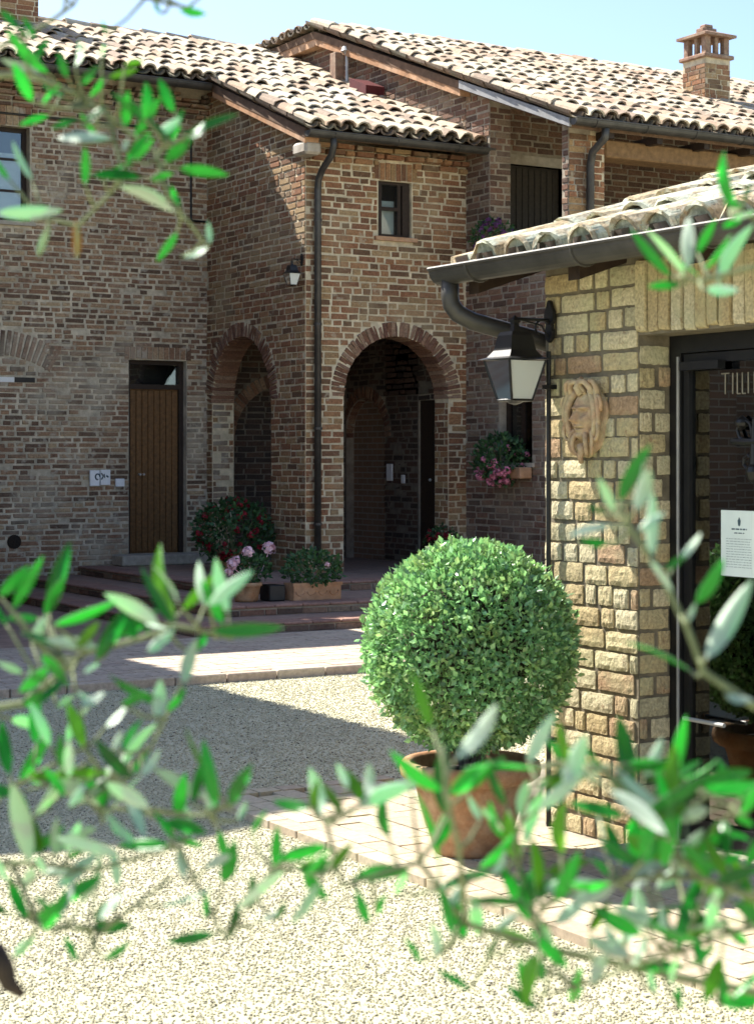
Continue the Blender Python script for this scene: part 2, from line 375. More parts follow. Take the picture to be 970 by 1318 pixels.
def tile_mesh(mat, flip=False, big=1.0):
    key = ('tile', mat, flip, big)
    if key in PIECE: return PIECE[key]
    out = []; rr = random.Random(11)
    for q in range(8):
        seg = 6; vs_ = []; fs_ = []
        r1, r2, L, th = .098 * big, .076 * big, .55, .02
        r1 *= rr.uniform(.94, 1.06)
        for (r, y) in ((r1, 0), (r2, L), (r1 - th, 0), (r2 - th, L)):
            for k in range(seg + 1):
                a = math.pi * k / seg; jit = rr.uniform(-.006, .006)
                vs_.append(((r + jit) * math.cos(a), y + (rr.uniform(-.012, .012) if y == 0 and r == r1 else 0), (r + jit) * math.sin(a) * .82))
        n = seg + 1
        for k in range(seg):
            fs_.append((k, k + 1, n + k + 1, n + k)); fs_.append((2 * n + k + 1, 2 * n + k, 3 * n + k, 3 * n + k + 1)); fs_.append((k + 1, k, 2 * n + k, 2 * n + k + 1))
        if flip: vs_ = [(x, y, -z) for x, y, z in vs_]
        me = mesh_from('roof_tile', vs_, fs_, mat, smooth=False)
        out.append(me)
    PIECE[key] = out; return out
MV = {}
def mesh_arr(me):
    if me.name not in MV:
        a = np.empty(len(me.vertices) * 3); me.vertices.foreach_get('co', a)
        MV[me.name] = (a.reshape(-1, 3), [tuple(p.vertices) for p in me.polygons])
    return MV[me.name]
def emit(pieces, parent, name, rest_name, mat, limit=300, smooth=False):
    """pieces: (mesh, world matrix, (w, h)). The ones that show largest become objects, the rest one joined part."""
    sc = []
    for i, (me, M, wh) in enumerate(pieces):
        x, y, d = proj(M.translation); inside = -15 < x < 985 and -15 < y < 1335 and d > 0
        nrm = (M.to_3x3() @ Vector((0, -1, 0))).normalized() if len(wh) == 2 else (M.to_3x3() @ Vector((0, 0, 1))).normalized()
        vis = abs(nrm.dot((M.translation - CAM).normalized()))
        sc.append((wh[0] * wh[1] / max(d, .1) ** 2 * vis if inside else 0, i))
    sc.sort(reverse=True)
    ind = set(i for s_, i in sc[:limit] if s_ > 0); vs_ = []; fs_ = []; n = 0
    for i, (me, M, wh) in enumerate(pieces):
        if i in ind: link(name, me, parent, M)
        else:
            a, f = mesh_arr(me); m3 = np.array(M); b = a @ m3[:3, :3].T + m3[:3, 3]
            vs_.append(b); fs_ += [tuple(k + n for k in q) for q in f]; n += len(a)
    if vs_:
        o = link(rest_name, mesh_from(rest_name, np.concatenate(vs_).tolist(), fs_, mat, smooth), parent); o['kind'] = 'stuff'
    return len(ind)
RZ = Matrix.Rotation(rad(-90), 4, 'Z')
def brick_M(face, c, u, z, l, h, dep, rot=0.0):
    """face 'F': plane y=c facing -Y, u=x; face 'S': plane x=c facing -X, u=y; rot tilts in the plane"""
    if face == 'F': T = Matrix.Translation((u, c, z)); Q = Matrix.Rotation(-rot, 4, 'Y')
    else: T = Matrix.Translation((c, u, z)); Q = RZ @ Matrix.Rotation(rot, 4, 'Y')
    return T @ Q @ Matrix.Diagonal((l, dep, h, 1))
def brickwork(face, c, u0, u1, z0, z1, mat, opens=(), topf=None, L=.25, H=.056, J=.018, proud=.008, kind='plain', seed=1, hdr=.3, skip=0.0, extra=None, botf=None, jit=.25):
    rr = random.Random(seed); out = []; ms = brick_mesh(kind, mat); z = z0; row = 0
    while z + H <= z1 + 1e-4:
        hh = H * rr.uniform(.94, 1.06); zm = z + hh / 2
        iv = [(u0, u1)]
        for o in opens:
            s = o(zm)
            if s is None: continue
            nv = []
            for a, b in iv:
                if s[1] <= a or s[0] >= b: nv.append((a, b)); continue
                if s[0] > a: nv.append((a, s[0]))
                if s[1] < b: nv.append((s[1], b))
            iv = nv
        off = (row % 2) * L * .5 + rr.uniform(0, L * .3)
        for a, b in iv:
            u = a - (off if a == u0 else rr.uniform(0, L * .6))
            while u < b:
                l = (L if rr.random() > hdr else L * .47) * rr.uniform(1 - jit * .35, 1 + jit * .3)
                s0, s1 = max(u, a) + J * .3, min(u + l, b) - J * .3
                u += l + J * rr.uniform(.6, 1.2)
                if s1 - s0 < .035: continue
                um = (s0 + s1) / 2
                if topf and zm + hh * .6 > topf(um): continue
                if botf and zm - hh * .6 < botf(um): continue
                if rr.random() < skip: continue
                e = extra(um, zm) if extra else 0.0
                dep = (proud + e) * rr.uniform(.7, 1.25)
                Mx = brick_M(face, c, um, zm + rr.uniform(-1, 1) * J * .28, s1 - s0, hh, dep, rr.uniform(-.016, .016) * (kind == 'plain'))
                out.append((ms[rr.randrange(len(ms))], Mx, (s1 - s0, hh)))
        z += H + J; row += 1
    return out
def arch_ring(face, c, uc, zs, r, ring, mat, a0=0, a1=180, dep=.012, inner=.3, wdt=.07, seed=2, gap=.82):
    """voussoirs; each one reaches through the wall so that the soffit shows them too"""
    rr = random.Random(seed); n = max(3, int(rad(a1 - a0) * (r + ring * .5) / wdt)); out = []; ms = brick_mesh('vous', mat)
    for i in range(n):
        a = rad(a0 + (i + .5) * (a1 - a0) / n); rm = r + ring / 2
        u, z = uc + rm * math.cos(a), zs + rm * math.sin(a)
        lw = rad(a1 - a0) / n * rm * gap
        rot = a - math.pi / 2
        dd = dep * rr.uniform(.6, 1.3)
        if face == 'F': M = brick_M('F', c + inner, u, z, lw, ring * rr.uniform(.96, 1.0), dd + inner, rot)
        else: M = brick_M('S', c + inner, u, z, lw, ring * rr.uniform(.96, 1.0), dd + inner, rot)
        out.append((ms[rr.randrange(len(ms))], M, (lw, ring)))
    return out
def soldiers(face, c, u0, u1, z0, h, mat, wdt=.065, J=.012, dep=.01, seed=3, fan=0.0, kind='vous'):
    rr = random.Random(seed); out = []; ms = brick_mesh(kind, mat); n = max(1, int(round((u1 - u0) / (wdt + J)))); st = (u1 - u0) / n
    for i in range(n):
        u = u0 + (i + .5) * st; t = (i + .5) / n * 2 - 1
        out.append((ms[rr.randrange(len(ms))], brick_M(face, c, u, z0 + h / 2 + rr.uniform(-.006, .006), st - J, h, dep * rr.uniform(.6, 1.4), -t * fan), (st, h)))
    return out
def rect_open(a, b, z0, z1): return lambda z: (a, b) if z0 < z < z1 else None
def arch_open(uc, r, zs, z0, ring):
    def f(z):
        if z < z0: return None
        if z <= zs: return (uc - r, uc + r)
        q = r + ring
        return (uc - math.sqrt(q * q - (z - zs) ** 2), uc + math.sqrt(q * q - (z - zs) ** 2)) if z - zs < q else None
    return f
def wall_mesh(face, c, thick, u0, u1, botf, topf, opens, mat, name, parent, brk=()):
    """solid wall with real openings. opens: ('rect',ua,ub,z0,z1) or ('arch',uc,r,zs,z0)"""
    bs = {u0, u1, *brk}
    for o in opens:
        if o[0] == 'rect': bs |= {o[1], o[2]}
        else: bs |= {o[1] - o[2] * math.cos(math.pi * k / 24) for k in range(25)}
    bs = sorted(b for b in bs if u0 - 1e-6 <= b <= u1 + 1e-6); bs2 = [bs[0]]
    for b in bs[1:]:
        if b - bs2[-1] > 1e-4: bs2.append(b)
    m = MB()
    ext = (0, thick, 0) if face == 'F' else (thick, 0, 0)
    P = (lambda u, z: (u, c, z)) if face == 'F' else (lambda u, z: (c, u, z))
    for a, b in zip(bs2[:-1], bs2[1:]):
        um = (a + b) / 2; cuts = []
        for o in opens:
            if o[0] == 'rect' and o[1] < um < o[2]: cuts.append((o[3], o[3], o[4], o[4]))
            if o[0] == 'arch' and abs(um - o[1]) < o[2]:
                h = lambda u: o[3] + math.sqrt(max(0, o[2] ** 2 - (u - o[1]) ** 2))
                cuts.append((o[4], o[4], h(a), h(b)))
        cuts.sort(); la, lb = botf(a), botf(b)
        for ca, cb, ta, tb in cuts:
            if ca > la + 1e-4: m.prism([P(a, la), P(b, lb), P(b, cb), P(a, ca)], ext)
            la, lb = ta, tb
        m.prism([P(a, la), P(b, lb), P(b, topf(b - 1e-5)), P(a, topf(a + 1e-5))], ext)
    return m.build(name, mat, parent)
def roof_tiles(roof, O, e, s, ncol, nrow, mat, sp=.235, pitch=.45, seed=4, limit=300, lift=.03, big=1.0, colr=None, rowlen=None, plugs=False):
    """cover tiles one by one on top of joined pan tiles. O: eave corner, e: along eave, s: up the slope"""
    rr = random.Random(seed); e = Vector(e).normalized(); s = Vector(s).normalized(); n = e.cross(s)
    if n.z < 0: n = -n
    flip = e.cross(s).z < 0
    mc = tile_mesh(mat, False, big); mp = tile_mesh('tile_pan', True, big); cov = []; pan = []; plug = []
    pts_ = [(.1 * big * math.cos(math.pi * k / 8), 0, .1 * big * math.sin(math.pi * k / 8) * .8) for k in range(9)]
    pmesh = mesh_from('mortar_plug', pts_ + [(x, .05, z) for x, y, z in pts_], [tuple(range(8, -1, -1))] + [(k, k + 1, k + 10, k + 9) for k in range(8)], 'lichen_mortar') if plugs else None
    ex = e if not flip else -e
    def frame(p, tilt, yaw):
        B = Matrix((( ex.x, s.x, n.x), (ex.y, s.y, n.y), (ex.z, s.z, n.z))).to_4x4()
        return Matrix.Translation(p) @ B @ Matrix.Rotation(yaw, 4, 'Z') @ Matrix.Rotation(tilt, 4, 'X')
    for c in range(ncol):
        cj = rr.uniform(-.012, .012)
        nr = nrow if rowlen is None else rowlen(c)
        for r in range(nr):
            p = Vector(O) + e * ((c + .5) * sp + cj + rr.uniform(-.01, .01)) + s * (r * pitch + (rr.uniform(-.07, .07) if r else rr.uniform(-.025, .015)) - .02) + n * (lift + .045 + rr.uniform(-.006, .012))
            cov.append((mc[rr.randrange(8)], frame(p, rad(-1.6) + rr.uniform(-.02, .02), rr.uniform(-.06, .06)), (.2, .4, 0)))
            if plugs and r == 0: plug.append((pmesh, frame(p + s * .015 - n * .008, rr.uniform(-.1, .1), 0), (.2, .1)))
            p = Vector(O) + e * (c * sp + cj) + s * (r * pitch - .05) + n * (lift + .075)
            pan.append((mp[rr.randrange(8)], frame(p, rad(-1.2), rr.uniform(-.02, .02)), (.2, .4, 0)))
    emit(cov, roof, 'roof_tile', 'roof_tiles_rest', mat, limit)
    if plug: emit(plug, roof, 'mortar_plug', 'mortar_plugs', 'lichen_mortar', 40)
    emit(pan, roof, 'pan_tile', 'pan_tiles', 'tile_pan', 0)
def ridge_tiles(roof, p0, p1, mat, seed=5):
    rr = random.Random(seed); d = Vector(p1) - Vector(p0); L = d.length; d.normalize(); n = int(L / .38); ms = tile_mesh(mat, False, 1.15)
    x = d.cross(Vector((0, 0, 1))).normalized(); out = []
    for i in range(n):
        B = Matrix(((x.x, d.x, 0), (x.y, d.y, 0), (x.z, d.z, 1))).to_4x4()
        out.append((ms[rr.randrange(8)], Matrix.Translation(Vector(p0) + d * (i * .38) + Vector((0, 0, rr.uniform(-.01, .012)))) @ B @ Matrix.Rotation(rad(-1.5), 4, 'X'), (.2, .4, 0)))
    emit(out, roof, 'ridge_tile', 'ridge_tiles_rest', mat, 60)
def gutter(name, p0, p1, r, parent, mat='gutter_metal', out=(0, -1, 0)):
    """open half-round trough with rolled front lip and end caps"""
    p0, p1 = Vector(p0), Vector(p1); o = Vector(out); m = MB(); seg = 10
    prof = [o * (r * math.cos(math.pi * k / seg)) + Vector((0, 0, -r * math.sin(math.pi * k / seg))) for k in range(seg + 1)]
    prof2 = [q * .9 for q in reversed(prof)]
    ring = prof + prof2; n = len(ring)
    vs_ = [p0 + q for q in ring] + [p1 + q for q in ring]
    fs_ = [(i, (i + 1) % n, n + (i + 1) % n, n + i) for i in range(n)]
    m.add(vs_, fs_)
    for p in (p0, p1): m.add([p + q for q in prof], [tuple(range(len(prof)))])
    m.tube([p0 + o * r, p1 + o * r], r * .13, 6)
    ob = m.build(name, mat, parent); d = p1 - p0; k = max(2, int(d.length / .7))
    for i in range(k):
        q = p0 + d * ((i + .4) / k); b = MB()
        pts = [q + Vector((0, 0, .0)) + v * 1.06 for v in prof]
        b.tube(pts, r * .09, 5); b.build('bracket', mat, ob)
    return ob
# ================================================================= GROUND AND PAVING
top(boxo('ground', 'gravel', None, -700, 700, -700, 700, -.5, 0.0), 'pale gravel courtyard between the brick buildings', 'ground', kind='structure')
def pebbles(name, n, region, smin, smax, seed, z0=0.002):
    rs = np.random.RandomState(seed)
    base = np.array([(1, 0, 0), (-1, 0, 0), (0, 1, 0), (0, -1, 0), (0, 0, 1), (0, 0, -1)], float)
    fc = np.array([(0, 2, 4), (2, 1, 4), (1, 3, 4), (3, 0, 4), (2, 0, 5), (1, 2, 5), (3, 1, 5), (0, 3, 5)])
    d0, d1, x0, x1 = region
    d = np.sqrt(rs.uniform(d0 * d0, d1 * d1, n)); px = rs.uniform(x0, x1, n)
    cx = CAM.x + FW.x * d + RT.x * (px - CX) / FPX * d; cy = CAM.y + FW.y * d + RT.y * (px - CX) / FPX * d
    sl_ = rs.normal(0, .035, n); keep = ~(((cx > -6.29 + np.abs(sl_)) & (cy < -10.37 - np.abs(sl_))) | (cy > -6.2) | (cx > -5.3) & (cy < -11.6)); cx = cx[keep]; cy = cy[keep]; k = len(cx)
    s = rs.uniform(smin, smax, (k, 1, 1)); v = base[None] * s * rs.uniform(.6, 1.25, (k, 6, 1)); v[:, :, 2] *= .5
    a = rs.uniform(0, 6.28, k); c, sn = np.cos(a)[:, None], np.sin(a)[:, None]
    x = v[:, :, 0] * c - v[:, :, 1] * sn + cx[:, None]; y = v[:, :, 0] * sn + v[:, :, 1] * c + cy[:, None]; z = v[:, :, 2] + z0 + rs.uniform(0, smin * .6, (k, 1))
    vv = np.stack([x, y, z], 2).reshape(-1, 3); ff = (fc[None] + (np.arange(k) * 6)[:, None, None]).reshape(-1, 3)
    me = bpy.data.meshes.new(name); me.vertices.add(len(vv)); me.vertices.foreach_set('co', vv.ravel())
    me.loops.add(ff.size); me.loops.foreach_set('vertex_index', ff.ravel()); me.polygons.add(len(ff))
    me.polygons.foreach_set('loop_start', np.arange(0, ff.size, 3)); me.polygons.foreach_set('loop_total', np.full(len(ff), 3))
    me.materials.append(MATS['pebble']); me.update(calc_edges=True); me.validate()
    o = link(name, me); return o
top(pebbles('gravel_stones', 90000, (4.9, 9.4, -60, 1000), .003, .0072, 1), 'loose cream gravel stones in front of the brick apron', 'gravel', kind='stuff')
top(pebbles('gravel_stones', 50000, (9.4, 14.6, -60, 760), .005, .009, 2), 'loose gravel stones between the apron and the clay terrace', 'gravel', kind='stuff')

# clay terrace before the porch
ter = top(boxo('terrace_paving', 'terrace_clay', None, -7.05, 14, -6.15, 2.62, -.2, .055), 'low terracotta terrace in front of the porch steps', 'terrace', kind='structure')
rr = random.Random(41)
pt = []; cm = [mesh_from('clay_tile', MB().bbox(-.5, .5, -.5, .5, -.5, .5, .02).v, MB().bbox(-.5, .5, -.5, .5, -.5, .5, .02).f, 'cotto')]
for i in range(34):
    for j in range(16):
        x = -6.9 + i * .305 + (j % 2) * .15; y = -6.0 + j * .155
        pt.append((cm[0], Matrix.Translation((x, y, .055 + rr.uniform(.0, .003))) @ Matrix.Diagonal((.295, .147, .02, 1)), (.3, .15, 0)))
emit(pt, ter, 'clay_tile', 'clay_tiles_rest', 'cotto', 220)
for i in range(24):
    x = -7.0 + i * .42; boxo('edge_brick', 'cotto', ter, x, x + .41, -6.2, -6.085, -.02, .062 + rr.uniform(0, .006), bev=.008)

# brick apron round the shop
apr = top(boxo('apron_paving', 'mortar_house', None, -6.25, 1.5, -18.6, -10.4, -.2, .012), 'brick paved apron around the shop wall and potted ball', 'paving', kind='structure')
pm = mesh_from('paver', MB().bbox(-.5, .5, -.5, .5, -.5, .5, .03).v, MB().bbox(-.5, .5, -.5, .5, -.5, .5, .03).f, 'paver'); pv = []
for i in range(9):
    for j in range(26):
        x = -6.12 + i * .125; y = -10.55 - j * .262 - (i % 2) * .13
        if -5.26 < x: continue
        pv.append((pm, Matrix.Translation((x, y, .014 + rr.uniform(0, .005))) @ Matrix.Rotation(rr.uniform(-.02, .02), 4, 'Z') @ Matrix.Diagonal((.117, .253, .03, 1)), (.12, .25, 0)))
for j in range(30):
    pv.append((pm, Matrix.Translation((-6.245, -10.47 - j * .262, .014)) @ Matrix.Diagonal((.1, .253, .045, 1)), (.12, .25, 0)))
for i in range(7):
    pv.append((pm, Matrix.Translation((-6.07 + i * .13, -10.42, .014)) @ Matrix.Diagonal((.12, .1, .045, 1)), (.12, .1, 0)))
emit(pv, apr, 'paver', 'pavers_rest', 'paver', 280)

# ================================================================= STEPS
st = thing('stone_steps', 'three low clay edged steps wrapping the porch corner', 'steps', (-1, -1.5, .055))
lev = [(-3.05, -3.45, .055, .15), (-2.45, -2.72, .15, .25), (-1.75, -1.45, .25, .352)]
for k, (a, b, z0, z1) in enumerate(lev):
    boxo('riser', 'mortar_house', st, a + .03, 2.2, b + .03, 2.59, z0 - .01, z1 - .028)
    rs = brickwork('F', b + .03, a + .03, 2.2, z0 + .004, z1 - .026, 'brick_house', L=.27, H=.05, J=.012, proud=.012, seed=60 + k) + brickwork('S', a + .03, b + .03, 2.55, z0 + .004, z1 - .026, 'brick_house', L=.27, H=.05, J=.012, proud=.012, seed=70 + k)
    emit(rs, st, 'riser_brick', 'riser_bricks', 'brick_house', 40)
    nx = int((2.2 - a) / .3); wx = (2.2 - a) / nx
    for i in range(nx): boxo('tread_tile', 'step_clay', st, a + i * wx + .003, a + (i + 1) * wx - .003, b, b + .32, z1 - .028, z1 + R.uniform(-.002, .002), bev=.008)
    ny = int((2.59 - b - .32) / .3); wy = (2.59 - b - .32) / ny
    for i in range(ny): boxo('tread_tile', 'step_clay', st, a, a + .32, b + .32 + i * wy + .003, b + .32 + (i + 1) * wy - .003, z1 - .028, z1 + R.uniform(-.002, .002), bev=.008)
    boxo('tread_slab', 'terrace_clay', st, a + .322, 2.2, b + .322, 2.59, z1 - .028, z1 - .003)
boxo('door_sill', 'stone', st, -1.3, -.08, 2.25, 2.6, .352, .48, bev=.012)

# ================================================================= FARMHOUSE (left wing, facade in shade)
fh = thing('farmhouse', 'long weathered brick farmhouse with plank door and tiled eaves', 'house', (-3.5, 2.6, 0))
roofz = lambda b: 5.40 + .386 * (b + .35)
D = (-1.075, -.285, .48, 2.90); W = (-3.12, -2.36, 4.52, 5.66)
wall_mesh('F', 2.6, .4, -7.05, 0.0, lambda u: 0, lambda u: 6.36, [('rect', *D), ('rect', *W)], 'mortar_left', 'wall', fh)
def corn(u, z): return .10 if z > 6.12 else .06 if z > 5.98 else .03 if z > 5.84 else 0.0
vent = rect_open(-2.78, -2.28, 2.57, 2.66)
fan_c = (-2.85, 1.42)
def fan_open(z):
    q2 = 1.83 ** 2 - (z - fan_c[1]) ** 2; q1 = 1.5 ** 2 - (z - fan_c[1]) ** 2
    if z < 2.72 or q2 <= 0: return None
    return (-9, min(-2.18, fan_c[0] + math.sqrt(q2)))
pc = brickwork('F', 2.6, -3.3, 0.0, .03, 6.28, 'brick_left', [rect_open(D[0], D[1], D[2] - .5, D[3] + .17), rect_open(W[0] - .02, W[1] + .02, W[2] - .1, W[3] + .26), vent, fan_open],
               L=.235, H=.042, J=.024, proud=.010, seed=21, hdr=.42, skip=.02, extra=corn, jit=.6)
pc += soldiers('F', 2.6, D[0] - .06, D[1] + .06, D[3] + .012, .15, 'brick_left', dep=.012, seed=5)
pc += soldiers('F', 2.6, W[0] - .1, W[1] + .1, W[3] + .012, .24, 'brick_left', dep=.012, seed=6)
pc += arch_ring('F', 2.6, fan_c[0], fan_c[1], 1.5, .30, 'brick_left', 60, 118, dep=.014, inner=.0, wdt=.075, seed=8, gap=.62)
pc += brickwork('F', 2.6, -3.3, -2.3, 2.72, 2.96, 'brick_left', [lambda z: (fan_c[0] + math.sqrt(max(0, 1.5 ** 2 - (z - fan_c[1]) ** 2)) if z > 2.8 else -2.3, 0)], H=.052, J=.03, L=.2, proud=.01, seed=22)
emit(pc, fh, 'brick', 'bricks_rest', 'brick_left', 298)
# off-frame wing that closes the courtyard on the left (its gable throws the shadow on the gravel)
wg = MB()
wg.box(-12.4, -7.05, -4.6, 2.6, 0, 6.3); wg.box(-12.4, 2.2, 8.2, 8.5, 0, 6.3)
wg.box(-26, -12.4, -3.6, 2.6, 0, 5.9)  # unseen block added so the door glass mirrors no bright sky
wg.prism([(-12.4, -4.6, 6.3), (-7.05, -4.6, 6.3), (-9.725, -4.6, 7.28)], (0, 7.2, 0))
wg.build('wing_wall', 'brick_far', fh)
boxo('bay_wall', 'brick_far', fh, -7.0, -3.95, .75, 2.59, 0, 6.16)
MB().prism([(-7.0, .35, 6.18), (-7.0, .35, 6.28), (-7.0, 2.05, 6.62), (-7.0, 2.05, 6.52)], (3.25, 0, 0)).build('bay_roof', 'roof_deck', fh)
# roof
rf = MB().prism([(0, 2.1, roofz(2.1) - .1), (0, 2.1, roofz(2.1)), (0, 5.3, roofz(5.3)), (0, 5.3, roofz(5.3) - .1)], (-6.4, 0, 0))
rf.v = [(x - .2, y, z) for x, y, z in rf.v]
rf.prism([(-6.6, 5.3, roofz(5.3) - .1), (-6.6, 5.3, roofz(5.3)), (-6.6, 8.7, 6.3), (-6.6, 8.7, 6.2)], (8.8, 0, 0))
s_w = (7.40 - 6.3) / (9.725 - 6.6)
rf.prism([(-6.6, -4.85, 6.26), (-6.6, -4.85, 6.36), (-9.725, -4.85, 7.46), (-12.85, -4.85, 6.36), (-12.85, -4.85, 6.26), (-9.725, -4.85, 7.36)], (0, 12.5, 0))
rf = rf.build('roof', 'roof_deck', fh)
sl = Vector((0, 1, .386)).normalized()
roof_tiles(rf, (-4.75, 2.06, roofz(2.06)), (1, 0, 0), sl, 23, 7, 'tile', sp=.2, seed=31, limit=130)
roof_tiles(rf, (-6.58, -4.83, 6.38), (0, 1, 0), Vector((-1, 0, .352)), 30, 7, 'tile', sp=.235, seed=32, limit=0)
ridge_tiles(rf, (-6.2, 5.3, roofz(5.3) + .04), (2.1, 5.3, roofz(5.3) + .04), 'tile')
gutter('gutter', (-6.5, 2.02, 6.30), (-.24, 2.02, 6.30), .075, fh)
# plank door with transom light
dr = MB().box(D[0], D[1], 2.74, 2.80, D[2], 2.56).build('door', 'door_wood', fh)
for i in range(8):
    x0 = D[0] + .07 + i * (.65 / 8); boxo('plank', 'door_wood', dr, x0 + .004, x0 + .65 / 8 - .004, 2.722, 2.742, D[2] + .02, 2.53, bev=.006)
m = MB(); m.box(D[0], D[0] + .06, 2.70, 2.82, D[2], D[3]); m.box(D[1] - .06, D[1], 2.70, 2.82, D[2], D[3]); m.box(D[0] + .06, D[1] - .06, 2.70, 2.82, D[3] - .05, D[3]); m.box(D[0] + .06, D[1] - .06, 2.70, 2.82, 2.54, 2.60)
m.build('door_frame', 'dark_wood', fh)
tr = boxo('transom_pane', 'window_glass', fh, D[0] + .06, D[1] - .06, 2.752, 2.758, 2.60, D[3] - .05)
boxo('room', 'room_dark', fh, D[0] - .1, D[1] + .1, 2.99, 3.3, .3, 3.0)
cb = MB().prism([(-.47, 2.79, 2.615), (-.35, 2.79, 2.615), (-.35, 2.79, 2.83)], (0, .006, 0)).build('curtain', 'white_paint', fh)
m = MB()
for dx in (0, .05): m.tube([(D[0] + .19 + dx, 2.72, 1.47), (D[0] + .19 + dx, 2.67, 1.47)], .014, 8)
m.build('handle', 'pale_metal', dr)
# window
def window(parent, face, c, u0, u1, z0, z1, mull=True, bars=1, frame='dark_wood', rec=.1, fw=.05, glass='window_glass', curtain=None, sill='stone', room=True):
    P = (lambda u, d, z: (u, c + d, z)) if face == 'F' else (lambda u, d, z: (c + d, u, z))
    def bx(m, ua, ub, d0, d1, za, zb):
        if face == 'F': m.box(ua, ub, c + d0, c + d1, za, zb)
        else: m.box(c + d0, c + d1, ua, ub, za, zb)
        return m
    m = MB(); bx(m, u0, u0 + fw, rec, rec + .06, z0, z1); bx(m, u1 - fw, u1, rec, rec + .06, z0, z1); bx(m, u0 + fw, u1 - fw, rec, rec + .06, z0, z0 + fw); bx(m, u0 + fw, u1 - fw, rec, rec + .06, z1 - fw, z1)
    f = m.build('window_frame', frame, parent)
    um = (u0 + u1) / 2
    if mull: bx(MB(), um - .03, um + .03, rec + .003, rec + .055, z0 + fw, z1 - fw).build('mullion', frame, f)
    for k in range(bars):
        z = z0 + (z1 - z0) * (k + 1) / (bars + 1); bx(MB(), u0 + fw, u1 - fw, rec + .012, rec + .045, z - .014, z + .014).build('glazing_bar', frame, f)
    for (ua, ub) in ([(u0 + fw, um - .03), (um + .03, u1 - fw)] if mull else [(u0 + fw, u1 - fw)]):
        for k in range(bars + 1):
            za = z0 + fw if k == 0 else z0 + (z1 - z0) * k / (bars + 1) + .014; zb = z1 - fw if k == bars else z0 + (z1 - z0) * (k + 1) / (bars + 1) - .014
            bx(MB(), ua, ub, rec + .025, rec + .031, za, zb).build('pane', glass, f)
    if curtain:
        for (ua, ub, za, zb) in curtain: bx(MB(), ua, ub, rec + .07, rec + .076, za, zb).build('curtain', 'white_paint', f)
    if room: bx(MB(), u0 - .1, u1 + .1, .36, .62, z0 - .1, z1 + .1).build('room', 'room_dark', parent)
    if sill: bx(MB(), u0 - .06, u1 + .06, -.05, rec - .002, z0 - .05, z0 - .002).build('sill', sill, parent)
    return f
window(fh, 'F', 2.6, *W, mull=True, bars=2, curtain=[(W[0] + .05, W[1] - .05, W[2] + .05, W[3] - .3)], rec=.12)
# service pipe under the eaves
m = MB().tube([(-4.4, 2.575, 5.80), (-.26, 2.575, 5.80), (-.235, 2.575, 5.77), (-.235, 2.575, 4.70), (-.21, 2.575, 4.675), (.0, 2.575, 4.675)], .014, 6).build('service_pipe', 'iron', fh)
m = MB().tube([(-2.56, 2.62, .67), (-2.56, 2.575, .67)], .085, 20).build('vent_hole_disc', 'soil', fh)  # solid disc, coloured black for the darkness inside a round hole
boxo('slot_shade_block', 'room_dark', fh, -2.55, -2.3, 2.585, 2.7, 2.585, 2.645)  # solid block standing proud, its dark colour paints the shade of a slot
boxo('wall_slot_tile', 'white_paint', fh, -2.78, -2.56, 2.585, 2.7, 2.585, 2.645)
# chimney at the far left
def chimney(parent, x, y, z0, z1, wx, wy, mat='brick_tower', n=60):
    c = boxo('chimney', 'mortar_tower', parent, x - wx / 2, x + wx / 2, y - wy / 2, y + wy / 2, z0, z1 - .36)
    b = brickwork('F', y - wy / 2, x - wx / 2, x + wx / 2, z0, z1 - .40, mat, L=.22, H=.055, J=.014, proud=.01, seed=81) + brickwork('S', x - wx / 2, y - wy / 2, y + wy / 2, z0, z1 - .40, mat, L=.22, H=.055, J=.014, proud=.01, seed=82)
    emit(b, c, 'chimney_brick', 'chimney_bricks', mat, n)
    boxo('chimney_ledge', 'old_brick', c, x - wx / 2 - .045, x + wx / 2 + .045, y - wy / 2 - .045, y + wy / 2 + .045, z1 - .385, z1 - .33, bev=.012)
    for sx in (-1, 0, 1):
        for sy in (-1, 0, 1):
            if sx == 0 and sy == 0: continue
            px, py = x + sx * (wx / 2 - .05), y + sy * (wy / 2 - .05); h = .045 if sx and sy else .03
            boxo('chimney_post', 'old_brick', c, px - h, px + h, py - h, py + h, z1 - .33, z1 - .09, bev=.006)
    t = MB(); t.box(x - wx / 2 - .065, x + wx / 2 + .065, y - wy / 2 - .065, y + wy / 2 + .065, z1 - .09, z1 - .055)
    t.v += [(x, y, z1 + .05)]; k = len(t.v) - 1
    t.f += [(4, 5, k), (5, 6, k), (6, 7, k), (7, 4, k)]; t.build('chimney_cap', 'old_brick', c)
    boxo('chimney_cap_brick', 'old_brick', c, x - .12, x + .12, y - .08, y + .08, z1 + .0, z1 + .06, bev=.01); boxo('chimney_cap_brick', 'old_brick', c, x - .07, x + .07, y - .06, y + .06, z1 + .06, z1 + .11, bev=.01)
    return c
chimney(rf, -1.86, 4.75, 7.0, 8.35, .6, .6, n=12)

